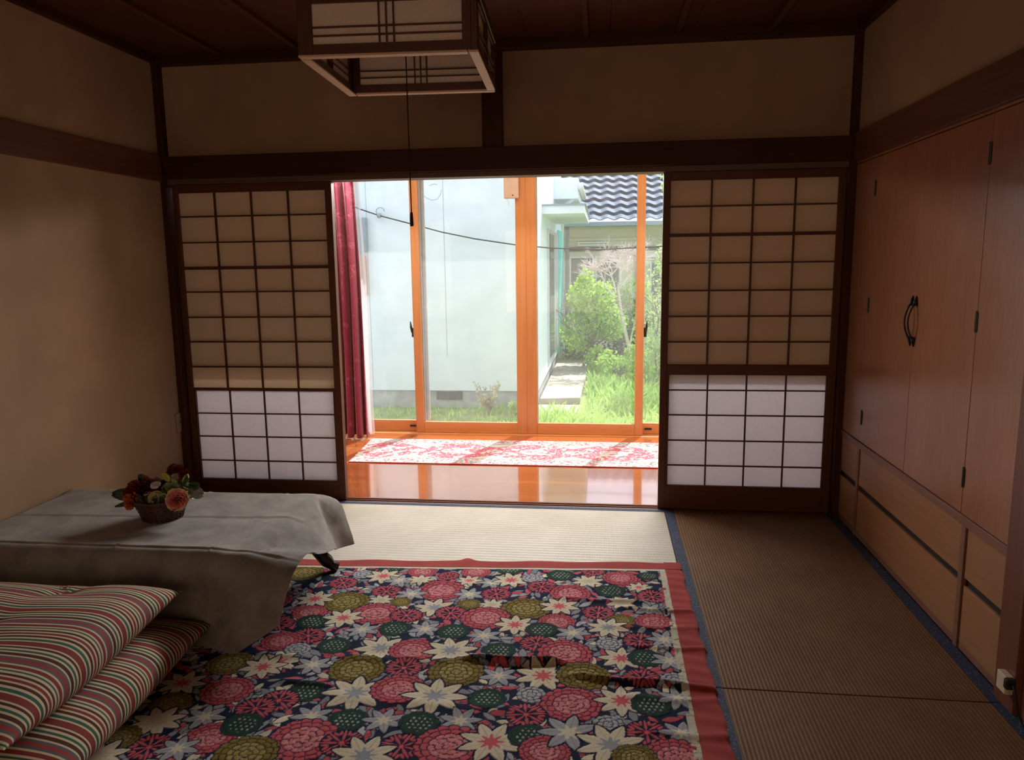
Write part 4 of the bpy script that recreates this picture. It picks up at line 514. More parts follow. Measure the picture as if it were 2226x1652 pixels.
def rug_col(X, Y):
    C = np.empty(X.shape+(3,)); H = np.zeros(X.shape); rs = np.random.RandomState(11)
    navy = np.array([.012, .020, .060]); C[:] = navy
    pink, pk2, cream, grey, gry2, oliv, oli2, grn, wht = [np.array(c) for c in ((.58, .11, .14), (.72, .30, .32), (.74, .68, .52), (.30, .33, .38), (.46, .49, .54), (.24, .18, .03), (.42, .35, .12), (.022, .060, .048), (.50, .56, .50))]
    fl = list(FLOWERS)
    # fill the parts of the pattern the list leaves open with more of the same motifs
    for _ in range(900):
        x = rs.uniform(-1.95, .24); y = rs.uniform(1.1, 3.12); ty, R = [('P', .085), ('G', .06), ('Cg', .08), ('Cp', .075), ('B', .06), ('S', .06), ('O', .08), ('W', .045)][rs.randint(8)]
        if all(math.hypot(x-a[1], y-a[2]) > (R+a[3])*.93 for a in fl): fl.append((ty, x, y, R))
    def window(x, y, R):
        m = (np.abs(xs-x) < R).nonzero()[0]; n = (np.abs(ys-y) < R).nonzero()[0]
        if len(m) < 2 or len(n) < 2: return None
        return slice(n[0], n[-1]+1), slice(m[0], m[-1]+1)
    xs = X[0]; ys = Y[:, 0]
    for _ in range(5200):                      # filler leaves
        x = rs.uniform(-2.0, .3); y = rs.uniform(1.1, 3.2); a = rs.uniform(0, pi); L = rs.uniform(.018, .034); wv = window(x, y, L)
        c = [grey, pink, gry2, grey, cream, pink][rs.randint(6)]
        if wv is None: continue
        dx = X[wv]-x; dy = Y[wv]-y; s = (dx*cos(a)+dy*sin(a))/L; q = (-dx*sin(a)+dy*cos(a))/(L*.46); rim = (q*q < (1-s*s)*1.0) & (s*s < 1)
        core = (np.abs(q) < (1-s*s)*.86)
        C[wv][rim] = navy; C[wv][core] = c*(.8+.4*rs.rand()); H[wv][core] = .0012
    for ty, x, y, R in fl:
        R = R*1.07
        wv = window(x, y, R*1.15)
        if wv is None: continue
        dx = (X[wv]-x)/R; dy = (Y[wv]-y)/R*1.08; rho = np.hypot(dx, dy); th = np.arctan2(dy, dx)+rs.uniform(0, 6.28); c = C[wv]; h = H[wv]
        if ty in 'POW':
            K = {'P': 5, 'O': 5, 'W': 3}[ty]; base, tip = {'P': (pink, pk2), 'O': (oliv, oli2), 'W': (gry2, gry2*1.1)}[ty]
            outer = .90+.08*np.abs(np.sin(th*(8 if ty != 'W' else 5.5))); ins = rho < outer; q = rho*K
            dk = navy if ty == 'W' else (navy*.75+base*.12); c[ins] = base; h[ins] = .0018
            for k in range(K-1, -1, -1):
                n = round(4+k*3.4); a = (th*n/(2*pi)+.5*(k % 2)+.13*k) % 1; bl = np.sqrt(np.clip(1-(2*a-1)**2, 0, 1)); lim = k+.62+.38*bl
                shade = base if k > K*.55 else (base*.5+tip*.5); inside = (q < lim) & ins; c[inside] = shade; h[inside] = .002
                line = ((np.abs(q-lim) < .10) & ins) | (inside & (np.minimum(a, 1-a) < .055) & (q > k-.1)); c[line] = dk; h[line] = .0004
            hi = (vnoise(X[wv], Y[wv], 190, 4) > .60) & (rho < .55) & ins & (c.sum(-1) > .15); c[hi] = tip*1.05
            rim = (~ins) & (rho < outer+.05); c[rim] = navy
        elif ty == 'G':
            outer = .88+.05*np.abs(np.sin(th*5.5))+.10*(vnoise(X[wv], Y[wv], 110, 17)-.5); ins = rho < outer; c[(rho < outer+.05)] = navy*.8; c[ins] = grn; h[ins] = .0018
            ring = ins & (np.abs((rho*3.2+.16*np.cos(9*th)) % 1-.5) < .06); c[ring] = grn*.35
            u = dx*3.9+.4*dy; v = dy*3.9; fu = (u+.5*(np.floor(v) % 2)) % 1-.5; fv = v % 1-.5; dots = (rho < .62) & (np.hypot(fu*1.3, fv) < .19+.16*vnoise(X[wv], Y[wv], 55, 14)) ; c[dots] = wht*.85; h[dots] = .0026
        elif ty in ('Cp', 'Cg', 'Cy', 'B'):
            n = 8 if ty != 'B' else 7; a = ((th*n/(2*pi)) % 1-.5)*2*pi/n; t = rho*np.cos(a); s = np.abs(rho*np.sin(a)); wd = (.195 if n == 8 else .20)*np.sin(pi*np.clip(t, 0, 1)**.95)**.75
            pet = (s < np.maximum(wd, .0)) & (t < 1) | (rho < .20); rim = ((s < wd+.07) & (t < 1.06)) | (rho < .28); c[rim] = navy*.9; col = cream if ty != 'B' else gry2*.88
            c[pet] = col; vein = pet & (s < .018) & (rho > .25); c[vein] = col*.72; h[pet] = .0018
            cc = {'Cp': pink*1.15, 'Cg': grey*1.1, 'Cy': cream*.8, 'B': cream}[ty]; star = pet & (rho < .20+.20*np.abs(np.cos(th*n/2))**3); c[star] = cc
        elif ty == 'S':
            n = 8; a = ((th*n/(2*pi)) % 1-.5)*2*pi/n; t = rho*np.cos(a); s = rho*np.sin(a)
            pet = (np.abs(s) < .13*np.clip((t-.05)*2.2, 0, 1)*np.sqrt(np.clip(1-t, 0, 1)+.02)*.85) & (t > .1) & (t < .98); sub = (((t-.72)/.19)**2+((np.abs(s)-.185)/.075)**2 < 1)
            ins = rho < 1.0; c[ins & (rho > .0)] = navy*.9; c[pet | sub] = pink*(1.02); h[pet | sub] = .0018; c[rho < .12] = pink*1.3
    cr = (X > .262) | (Y > edgeY(X)-.092+.012) ; c2 = np.array([.60, .58, .47]); C[(X > .250+.0*X) & (vnoise(X, Y, 40, 7) > .35) | (X > .262)] = c2; C[(Y > edgeY(X)-.090+.010*vnoise(X, Y, 40, 6))] = c2
    sh = .86+.28*vnoise(X, Y, 330, 12); C = C*.86*sh[..., None]
    return C, H
def edgeY(X): return 3.238+(X-.346)*.066+.0*X-.02*((X+.55)/.9)**2*0
def wrinkles(X, Y):
    z = np.zeros(X.shape)
    def ridge(x0, x1, y0, slope, hgt, wd, over=0):
        yc = y0+slope*(X-x0)+.006*np.sin((X-x0)*23); m = np.clip((X-x0)/.10, 0, 1)*np.clip((x1-X)/.10, 0, 1); m = m*m*(3-2*m); return hgt*m*np.exp(-((Y-yc)/wd)**2)
    z += ridge(-.50, -.08, 2.325, .01, .024, .016); z += ridge(-.95, -.45, 2.30, .02, .006, .02)
    z += ridge(-1.25, -.95, 2.285, .03, .008, .018); z += ridge(-1.08, -.80, 2.13, .0, .010, .016); z += ridge(-.15, .42, 2.252, -.05, .017, .017); z += ridge(-.22, .24, 2.812, .02, .009, .017); z += ridge(.02, .42, 2.755, -.02, .011, .016)
    z += ridge(-.9, -.1, 2.07, -.03, .005, .03); z += ridge(.0, .45, 2.60, .05, .007, .018); z += ridge(.05, .45, 2.46, .04, .009, .015); z += ridge(.02, .45, 2.15, .03, .006, .018); z += ridge(.08, .45, 1.98, .03, .006, .018)
    z += ridge(-.9, .3, 2.92, .02, .003, .025)
    z += .0035*vnoise(X, Y*1.6, 7, 21)
    return z
rg = empty('floral_rug', (-.8, 2.2, .001)); tag(rg, 'large rug with pink, olive and cream flowers on navy and a red border', 'rug')
RX0, RX1, RY0 = -2.05, .275, 1.25
_H = {}
def rpos(U, V):
    X = RX0+(RX1-RX0)*U; Y = RY0+(edgeY(X)-.078-RY0)*V
    Xg = RX0+(RX1-RX0)*U; _H['X'] = X; _H['Y'] = Y; return X, Y, .004+wrinkles(X, Y)+0*X
NU, NV = 1000, 820
U_, V_ = np.meshgrid(np.linspace(0, 1, NU), np.linspace(0, 1, NV)); X_, Y_, Z_ = rpos(U_, V_)
YS = RY0+(3.20-RY0)*V_
# pattern is drawn on a straight grid and follows the cloth
Cc, Hh_ = rug_col(X_, YS)
def sample(A):                                   # move the straight pattern rows to the sheared rows of the cloth
    r = (Y_-RY0)/(3.20-RY0)*(NV-1); r0 = np.clip(np.floor(r).astype(int), 0, NV-2); fr = np.clip(r-r0, 0, 1); j = np.broadcast_to(np.arange(NU), r.shape)
    return A[r0, j]*(1-fr[..., None])+A[r0+1, j]*fr[..., None] if A.ndim == 3 else A[r0, j]*(1-fr)+A[r0+1, j]*fr
Cc = sample(Cc); Hh_ = sample(Hh_)
top = Y_ > edgeY(X_)-.098; Cc[top] = (.60, .58, .47); Hh_[top] = 0
dyed('flower_field', M['rug'], lambda U, V: (X_, Y_, Z_+Hh_), lambda X, Y: Cc, NU, NV, rg)
def strip(fn, nu, nv, nm):
    mb = MB().grid(fn, nu, nv); mb.build(nm, M['rug_border'], rg, smooth=True)
def w1(x, y): return float(wrinkles(np.array([x]), np.array([y]))[0])
def fr_(u, v):
    y = RY0+(edgeY(.3)-.002-RY0)*v; x0 = .274; x1 = .346+(3.24-y)*.012+.004*sin(y*31); x = x0+(x1-x0)*u; return (x, y, .0045+w1(x, y)*1.0+.0012*sin(y*95+x*20)*(u > .05)-(.004 if u > .99 else 0))
strip(fr_, 14, 340, 'side_border')
def ft_(u, v):
    x = -2.05+(.346+2.05)*u; y1 = edgeY(x)+.004*sin(x*17)+(.012*math.exp(-((x+.60)/.03)**2)); y0 = edgeY(x)-.079; y = y0+(y1-y0)*v; return (x, y, .005+w1(x, y)-(.004 if v > .99 else 0)+.006*math.exp(-((x+.6)/.03)**2)*v)
strip(ft_, 260, 8, 'end_border')
# ------------------------------------------------------------------ low table, cloth
tb = empty('low_table', (-1.79, 2.70, .004)); tag(tb, 'low black lacquered table under the grey cloth, curved foot showing at right', 'table')
B(-2.35, -1.235, 2.37, 3.03, .292, .329).build('tabletop', M['table_wood'], tb, bevel=.006); B(-2.31, -1.275, 2.41, 2.99, .235, .292).build('apron', M['table_wood'], tb, bevel=.004)
for sx, x in ((-1, -2.27), (1, -1.31)):
    for sy, y in ((-1, 2.45), (1, 2.955)):
        m = MB(); P_ = []; R_ = []
        for k in range(12):
            t = k/11; off = .03*sin(t*pi)+(.17 if sx > 0 and sy > 0 else .05 if sx > 0 else .03)*t**2.2; P_.append((x+sx*off*.95, y+sy*off*.35, .26-.252*t+.012*(t > .95))); R_.append(.040-.014*sin(t*pi*.9)-.012*(t > .9))
        m.tube(P_, R_, 12); m.build('leg', M['table_wood'], tb, smooth=True)
NX, NY = 35, 42
q = np.array(CLOTH_MM, dtype=float).reshape(NY, NX, 3)/1000
# pressed fold lines of the cloth
gx = np.linspace(0, 1, NX); 
def refine(A, n):
    B_ = np.empty((A.shape[0], (A.shape[1]-1)*n+1, 3))
    for k in range(n): B_[:, k::n][:, :A.shape[1]-1] = A[:, :-1]*(1-k/n)+A[:, 1:]*(k/n)
    B_[:, -1] = A[:, -1]; return B_
def smooth_up(A):
    A = refine(A, 6).transpose(1, 0, 2); A = refine(A, 6).transpose(1, 0, 2).copy()
    for _ in range(12):
        B_ = A.copy(); B_[1:-1, :] = (A[:-2]+2*A[1:-1]+A[2:])/4; A = B_.copy(); B_[:, 1:-1] = (A[:, :-2]+2*A[:, 1:-1]+A[:, 2:])/4; A = B_
    return A
q = smooth_up(q); ny_, nx_ = q.shape[:2]
up = np.clip((q[..., 2]-.30)/.03, 0, 1)
def crease(d, hgt, wd=.006): return hgt*np.exp(-(d/wd)**2)-hgt*.7*np.exp(-((d+.010)/.007)**2)
q[..., 2] += up*(crease(q[..., 0]+1.73, .0036)+crease(q[..., 0]+1.37, .0022)+crease(q[..., 1]-2.745-(q[..., 0]+1.2)*.05, .0048)+crease(q[..., 1]-2.392, .0030))
q[..., 2] += .0010*up*(vnoise(q[..., 0]*1, q[..., 1], 14, 31)-.5)*2
xe = q[..., 0]; q[..., 2] += crease(-(xe+1.175), .0045)*np.clip((q[..., 2]-.15)/.1, 0, 1)*(q[..., 1] > 2.42)
mb = MB(); mb.v = [tuple(p) for p in q.reshape(-1, 3)]; mb.f = [(j*nx_+i, j*nx_+i+1, (j+1)*nx_+i+1, (j+1)*nx_+i) for j in range(ny_-1) for i in range(nx_-1)]
o = mb.build('tablecloth', M['grey_cloth'], smooth=True, solid=.0022); tag(o, 'grey suede-like cloth draped over the low table, fold lines showing', 'tablecloth')
# ------------------------------------------------------------------ floor cushions
def cushion(cx_, cy_, z0, sx, sy, T, tufts, lab, rot, seed):
    n = 90; V = []; UV = []; F = []; rnd = random.Random(seed)
    for side in (1, -1):
        for j in range(n):
            for i in range(n):
                u = i/(n-1)*2-1; v = j/(n-1)*2-1; u_ = math.copysign(1-(1-abs(u))**1.6, u) if True else u; v_ = math.copysign(1-(1-abs(v))**1.6, v)
                prof = max(0, 1-abs(u_)**(7-3*abs(v_)))**.5*(.8*max(0, 1-abs(v_)**3.4)**.5+.2*max(0, 1-v_*v_))*(1-.10*u_*u_)
                pin = 1-.045*(1-abs(v_)**2)*abs(u_)**6; pin2 = 1-.04*(1-abs(u_)**2)*abs(v_)**6
                x = u_*sx*pin; y = v_*sy*pin2; z = T*prof*side
                for (tx, ty, dp) in tufts:
                    dx = x-tx; dy = y-ty; d = math.hypot(dx, dy); a = math.atan2(dy, dx)
                    z -= side*prof*dp*(math.exp(-(d/.045)**2)*.7+.5*math.exp(-(d/.14)**2)*(1+.35*cos(4*a+seed)))
                z += .006*sin(x*11+y*5+seed)*prof
                V.append((x, y, z+T)); UV.append((x, y+.05*seed+.012*sin(x*7)*.4))
    for s in range(2):
        for j in range(n-1):
            for i in range(n-1):
                a = s*n*n+j*n+i; f = (a, a+1, a+n+1, a+n); F.append(f if s == 0 else f[::-1])
    e = MB(); c, s_ = cos(rot), sin(rot); e.v = [(cx_+x*c-y*s_, cy_+x*s_+y*c, z0+z) for x, y, z in V]; e.f = F; e.uv = UV
    rt = empty('floor_cushion', (cx_, cy_, z0)); tag(rt, lab, 'cushion', 'striped floor cushions'); e.build('cover', M['stripes'], rt, smooth=True)
    for k, (tx, ty, dp) in enumerate(tufts[:2]):
        zz = z0+T+T*.93-dp*.95; m = MB(); X0, Y0 = cx_+tx*c-ty*s_, cy_+tx*s_+ty*c
        for a in range(4): m.tube([(X0, Y0, zz), (X0+.010*cos(a*1.6), Y0+.010*sin(a*1.6), zz+.006), (X0+.018*cos(a*1.6), Y0+.018*sin(a*1.6), zz+.001)], .0012, 5)
        m.build('tuft', plain('tuft_thread_%d%d' % (seed, k), (.4, .05, .05, 1), .8), rt)
    return rt
cushion(-1.735, 1.855, .008, .42, .43, .092, [(.10, .0, .01)], 'lower of the two striped floor cushions stacked before the table', radians(4), 1)
cushion(-1.80, 1.80, .148, .42, .42, .098, [(.02, -.02, .045), (.10, .30, .030)], 'upper of the two striped floor cushions stacked before the table', radians(4), 2)
# ------------------------------------------------------------------ flower basket
bk = empty('flower_basket', (-1.745, 2.70, .338)); tag(bk, 'dark wicker basket of silk roses and leaves on the grey tablecloth', 'flower basket')
bx_, by_, bz_ = -1.745, 2.70, .338
m = MB(); m.lathe([(.001, .004), (.070, .004), (.077, .03), (.087, .06), (.100, .083), (.094, .083), (.07, .03), (.001, .02)], (bx_, by_, bz_), 32)
for k in range(11):
    z = .006+.0074*k; r = .0715+.030*(k/10)**1.2; m.tube([(bx_+(r+.0022*cos(i*pi))*cos(2*pi*i/48), by_+(r+.0022*cos(i*pi))*sin(2*pi*i/48), bz_+z+.0012*(-1)**(i+k)) for i in range(49)], .0036, 6, cap=False)
for i in range(24):
    a = 2*pi*i/24; m.tube([(bx_+.074*cos(a), by_+.074*sin(a), bz_+.003), (bx_+.086*cos(a), by_+.086*sin(a), bz_+.045), (bx_+.1045*cos(a), by_+.1045*sin(a), bz_+.086)], .0028, 6)
m.tube([(bx_+.103*cos(2*pi*i/48), by_+.103*sin(2*pi*i/48), bz_+.086+.002*sin(i*1.3)) for i in range(49)], .0055, 8, cap=False)
m.build('basket_body', M['wicker'], bk, smooth=True)
def petal(mb, c, d, upv, L, W, cup, n=5):
    d = d.normalized(); s = d.cross(upv).normalized(); nrm = s.cross(d)
    def fn(u, v):
        a = u*2-1; wv = W*(sin(pi*min(1, v*.86+.07))**.7); p = c+d*(L*v)+s*(a*wv)+nrm*(cup*L*(v*v*.9)+cup*W*.5*a*a*-1+.06*L*sin(a*5)*v)
        return tuple(p)
    mb.grid(fn, n, n)
def bloom(x, y, z, R, mat, facing, nm='rose', seed=0, rings=5, rim=None):
    rnd = random.Random(seed); c = Vector((x, y, z)); f = Vector(facing).normalized(); a = f.cross(Vector((.3, .1, 1))).normalized(); b = f.cross(a); mb = MB(); m2 = MB()
    for k in range(rings):
        n = 4+k*2; op = .12+.88*(k/(rings-1)); 
        for i in range(n):
            t = 2*pi*(i+.5*k)/n+rnd.uniform(-.15, .15); o_ = a*cos(t)+b*sin(t); dr = (o_*op+f*(1.15-op*.95)).normalized(); L = R*(.62+.40*op)*rnd.uniform(.92, 1.08)
            petal(m2 if (rim and k == rings-1) else mb, c-f*R*.35+o_*R*.05, dr, o_, L, L*.52*(1.1 if k else .8), -.28)
    o = mb.build(nm, mat, bk, smooth=True)
    if rim: m2.build('outer_petals', rim, o, smooth=True)
    return o
blooms = [(-1.835, 2.65, .462, .044, 'rose', (-.4, -.8, .5), 'rose'), (-1.785, 2.66, .472, .040, 'wine', (.0, -.8, .6), 'rose'), (-1.725, 2.67, .465, .042, 'wine', (.3, -.7, .7), 'rose'), (-1.832, 2.63, .428, .038, 'flame', (-.4, -.9, .3), 'rose'),
  (-1.765, 2.645, .428, .034, 'cream', (.0, -1, .2), 'rose'), (-1.730, 2.640, .438, .030, 'cream', (.2, -1, .3), 'rose'), (-1.638, 2.635, .438, .043, 'peony', (.35, -1, .25), 'peony'), (-1.655, 2.68, .548, .022, 'rose', (.2, -.6, .8), 'rosebud'), (-1.635, 2.69, .523, .022, 'rose', (.4, -.8, .3), 'rosebud'), (-1.690, 2.70, .540, .024, 'wine', (-.3, -.7, .6), 'rosebud'),
  (-1.695, 2.67, .470, .030, 'sage', (.1, -.5, .9), 'hydrangea'), (-1.665, 2.66, .478, .026, 'sage', (.3, -.6, .8), 'hydrangea'), (-1.70, 2.635, .435, .026, 'sage', (.1, -1, .2), 'hydrangea'), (-1.80, 2.73, .47, .04, 'wine', (-.2, .4, .9), 'rose'), (-1.71, 2.74, .46, .04, 'rose', (.2, .5, .8), 'rose'), (-1.65, 2.73, .44, .035, 'cream', (.6, .5, .5), 'rose')]
for k, (x, y, z, R, mt, fc, nm) in enumerate(blooms): bloom(x, y, z, R, M[mt], fc, nm, seed=k, rings=6 if mt == 'peony' else 4, rim=M['peony_rim'] if mt == 'peony' else None)
def leaf(x, y, z, d, L, W, mat, upv=(0, 0, 1)):
    mb = MB(); petal(mb, Vector((x, y, z)), Vector(d), Vector(upv), L, W, .15, 7); mb.build('leaf', M[mat], bk, smooth=True, solid=.0008)
for a in [(-1.83, 2.66, .440, (-1, -.1, .12), .085, .024, 'dleaf', (.1, -1, .3)), (-1.83, 2.65, .42, (-1, -.3, -.25), .07, .009, 'dleaf', (0, -1, .3)), (-1.635, 2.69, .48, (.3, -.1, 1), .05, .013, 'yleaf', (1, -1, 0)), (-1.62, 2.69, .455, (1, -.1, -.15), .07, .024, 'grleaf', (0, -1, .4)), (-1.63, 2.70, .47, (.8, -.1, .1), .06, .018, 'dleaf', (0, -1, .4)), (-1.66, 2.69, .49, (.6, -.1, .3), .06, .020, 'dleaf', (0, -1, .4)),
   (-1.80, 2.69, .475, (.3, -.2, .9), .05, .016, 'brown', (0, -1, 0)), (-1.77, 2.69, .475, (.7, -.1, .5), .055, .018, 'brown', (0, -1, 0)), (-1.755, 2.66, .495, (1, -.4, -.25), .05, .020, 'pale', (0, -.6, 1)), (-1.70, 2.69, .49, (-.3, -.2, .9), .045, .014, 'yleaf', (0, -1, 0)), (-1.68, 2.68, .48, (.5, -.4, .6), .05, .015, 'sage', (0, -1, 0)),
   (-1.66, 2.70, .49, (1, -.1, -.4), .08, .02, 'dleaf'), (-1.70, 2.70, .51, (.3, 0, .8), .03, .012, 'pale', (0, -1, 0)), (-1.81, 2.70, .46, (-.2, 0, 1), .06, .02, 'dleaf', (0, -1, 0)), (-1.66, 2.65, .40, (.5, -1, -.1), .04, .014, 'dleaf'), (-1.72, 2.70, .50, (.5, .0, .6), .06, .014, 'brown', (0, -1, 0))]: leaf(*a)
m = MB()
for b_ in blooms: m.tube([(bx_+(b_[0]-bx_)*.3, by_+(b_[1]-by_)*.3, bz_+.03), ((bx_+b_[0])/2+.01, (by_+b_[1])/2, b_[2]-.03), (b_[0], b_[1], b_[2]-.01)], .0022, 6)
m.build('stems', M['dleaf'], bk, smooth=True)
m = MB()
rnd = random.Random(3)
for k in range(70):
    a = rnd.uniform(0, 6.28); r = .075*math.sqrt(rnd.random()); petal(m, Vector((bx_+r*cos(a), by_+r*sin(a), bz_+.07)), Vector((cos(a), sin(a), rnd.uniform(.3, 1.6))), Vector((0, 0, 1)), rnd.uniform(.03, .06), rnd.uniform(.007, .013), .2, 4)
o = m.build('filler_foliage', M['dleaf'], bk, smooth=True); o['kind'] = 'stuff'
# ------------------------------------------------------------------ outside: neighbouring white building
GZ = -.45
M['white_wall'] = plaster('white_outside_plaster', (.74, .79, .80), (.82, .86, .87)); M['foundation'] = plain('foundation_concrete', (.42, .41, .40, 1), .9, var=.2, scale=9, bump=.3)
M['blue_door'] = plain('teal_panel', (.12, .62, .56, 1), .5); M['cream_wall'] = plain('cream_far_wall', (.66, .62, .48, 1), .9, var=.06, scale=2); M['dark_line'] = plain('dark_beam', (.10, .10, .11, 1), .8)
M['win_dark'] = plain('far_window_glass', (.10, .12, .14, 1), .15, .6); M['grey_box'] = plain('grey_box_metal', (.30, .33, .38, 1), .5); M['red_box'] = plain('faded_red_panel', (.62, .28, .24, 1), .6)
wb = empty('white_building', (-2.5, 10, GZ)); tag(wb, 'plain white plastered building close behind the glass doors', 'building')
B(-7, -.78, 9.0, 14.2, -.23, 4.4).build('wall', M['white_wall'], wb); B(-7, -.80, 9.02, 14.2, GZ, -.23).build('foundation', M['foundation'], wb)
m = MB(); m.box(-2.045, -1.72, 9.008, 9.02, -.345, -.245)
for k in range(9): m.box(-2.04+.036*k, -2.022+.036*k, 9.0, 9.012, -.34, -.25)
m.build('vent_grille', M['dark_line'], wb)
m = MB(); m.box(-1.90, -1.893, 8.997, 9.002, .2, 2.6); m.box(-2.85, -2.844, 8.997, 9.002, -.2, 3); m.build('wall_joint', plain('joint_grey', (.5, .52, .52, 1), .9), wb)
m = MB()
for pts in ([(-2.13, 2.12), (-2.08, 2.09), (-2.03, 2.07), (-1.97, 2.08), (-1.93, 2.13), (-1.91, 2.19)], [(-2.06, 2.24), (-2.0, 2.26), (-1.96, 2.25)]): m.tube([(x, 8.999, z) for x, z in pts], .0025, 5)
m.build('crack', M['grey_box'], wb)
cn = B(-.78, -.24, 9.75, 12.5, 1.93, 2.03).build('door_canopy', M['white_wall'], wb); B(-.79, -.22, 9.73, 12.52, 2.03, 2.05).build('canopy_flashing', M['grey_box'], cn)
B(-.80, -.40, 12.1, 14.2, 2.30, 2.62).build('eave_box', M['white_wall'], wb); 
m = MB(); m.tube([(-.36, 12.0, 2.48), (-.36, 14.2, 2.48)], .05, 12); m.tube([(-.40, 12.3, 2.42), (-.50, 12.3, 2.3), (-.74, 12.3, 2.12)], .03, 8); m.build('gutter', M['white_plastic'], wb, smooth=True)
df_ = B(-.78, -.755, 10.65, 12.75, -.10, 1.78).build('door_frame', M['aluminium'], wb, bevel=.004); B(-.757, -.745, 10.75, 11.6, -.04, 1.72).build('sliding_pane', M['win_dark'], df_); B(-.757, -.745, 11.7, 12.65, -.04, 1.72).build('sliding_pane', M['aluminium'], df_)
B(-.775, -.74, 12.85, 14.1, -.25, 1.85).build('teal_shutter', M['blue_door'], wb)
B(-.79, -.73, 14.12, 14.22, -.45, 2.3).build('corner_board', M['cream_wall'], wb)
o = B(-3.10, -2.835, 8.90, 9.0, 1.48, 1.88).build('meter_box', M['grey_box'], bevel=.01); tag(o, 'grey metal box on the white outside wall next to the curtain', 'meter box')
o = B(-3.10, -2.865, 8.93, 9.0, .95, 1.42).build('post_box', M['red_box'], bevel=.01); tag(o, 'faded red box on the white outside wall below the grey one', 'box')
sl = empty('concrete_slab', (-.5, 11, GZ)); tag(sl, 'pale concrete walkway slab along the side of the white building', 'slab')
M['concrete'] = plain('pale_concrete', (.44, .39, .31, 1), .9, var=.25, scale=3, bump=.3)
mb = MB(); v = [(-.78, 9.25), (-.28, 9.35), (-.22, 13.0), (-.78, 13.0)]; mb.add([(x, y, z) for z in (GZ-.02, GZ+.085) for x, y in v], [(3, 2, 1, 0), (4, 5, 6, 7), (0, 1, 5, 4), (1, 2, 6, 5), (2, 3, 7, 6), (3, 0, 4, 7)]); mb.build('slab_top', M['concrete'], sl, bevel=.01)
o = B(-.80, -.30, 8.72, 9.2, GZ-.02, GZ+.02).build('stepping_stone', M['concrete'], bevel=.012); tag(o, 'low flat stepping stone in front of the concrete slab', 'stone')
# cable
cb = empty('overhead_cable', (-2.67, 8.95, 1.9)); tag(cb, 'thin black cable sagging across the view from a bracket on the white wall', 'cable')
pt = [(-4.5, 8.9, 2.6), (-2.90, 8.93, 1.98), (-2.67, 8.93, 1.90), (-2.24, 8.9, 1.785), (-1.9, 8.9, 1.69), (-1.5, 8.9, 1.605), (-1.03, 8.9, 1.53), (-.6, 8.9, 1.485), (-.06, 8.9, 1.46), (.62, 8.9, 1.485), (1.6, 8.9, 1.6), (4, 8.9, 2.1)]
m = MB(); m.tube(pt, .0085, 6); m.build('wire', M['black_cord'], cb, smooth=True)
m = MB(); m.lathe([(.001, -.03), (.025, -.025), (.03, 0), (.025, .025), (.001, .03)], (-2.67, 8.94, 1.90), 16); m.tube([(-2.67, 9.0, 1.90), (-2.67, 8.93, 1.90)], .012); m.tube([(-2.66+.05*cos(a/3), 8.96, 1.95+.045*sin(a/3)) for a in range(14)], .005, 6); m.build('bracket', M['grey_box'], cb, smooth=True)
# ------------------------------------------------------------------ far house with tiled roof
fh = empty('tiled_house', (1, 15, GZ)); tag(fh, 'cream house with blue-grey wavy tiled roof beyond the garden', 'house')
B(-1.6, 6, 15.0, 19, GZ, 2.02).build('wall', M['cream_wall'], fh); B(-1.6, 6, 14.97, 15.0, 1.52, 1.60).build('dark_band', M['dark_line'], fh); B(-1.6, 6, 14.93, 15.0, 1.72, 1.76).build('ledge', M['cream_wall'], fh)
M['tile'] = plain('blue_grey_roof_tile', (.088, .108, .155, 1), .75, .5, var=.2, scale=3)
def roof(u, v):
    x = -2.2+9*u; rows = 14; t = v*rows; r = math.floor(min(t, rows-.001)); f = t-r; y = 14.35+v*4.2; ph = (x/.26) % 1; wv = .045*sin(2*pi*ph)+(.03 if ph > .75 else 0); return (x, y, 2.03+v*4.2*.50-.05*f+wv)
mb = MB(); nu, nr = 420, 14; V = []; 
for r in range(nr):
    for e_ in (0, 1):
        for i in range(nu): u = i/(nu-1); x = -2.2+9*u; ph = (x/.26) % 1; sag = .018*math.cos(2*pi*ph) ; y = 14.35+(r+e_)*.30-(.03 if e_ == 0 else 0)+sag*(1 if e_ == 0 else 0); z = 2.05+(r+e_)*.30*.50+.020*sin(2*pi*ph)+(.045 if e_ == 0 else 0); V.append((x, y, z))
F = []
for k in range(2*nr-1):
    for i in range(nu-1): F.append((k*nu+i, k*nu+i+1, (k+1)*nu+i+1, (k+1)*nu+i))
mb.v = V; mb.f = F; rf = mb.build('roof', M['tile'], fh, smooth=False, solid=.015)
B(-2.2, 6.5, 14.28, 14.38, 1.97, 2.045).build('eave_gutter', M['grey_box'], fh); B(-2.0, 6.3, 14.4, 15.0, 1.98, 2.03).build('soffit', M['cream_wall'], fh)
for x0, x1, z0, z1 in ((-.66, -.18, .62, 1.42), (-.16, .36, .62, 1.42), (.9, 1.6, .62, 1.42), (-.5, .1, 1.62, 1.70)):
    wf = B(x0, x1, 14.95, 15.0, z0, z1).build('window_frame', M['white_plastic'], fh, bevel=.004); B(x0+.035, x1-.035, 14.94, 14.951, z0+.035, z1-.035).build('pane', M['win_dark'], wf)
m = MB(); m.tube([(-.68, 14.4, 2.0), (-.69, 14.6, 1.85), (-.69, 14.62, GZ)], .045, 8); m.build('downpipe', M['grey_box'], fh, smooth=True)
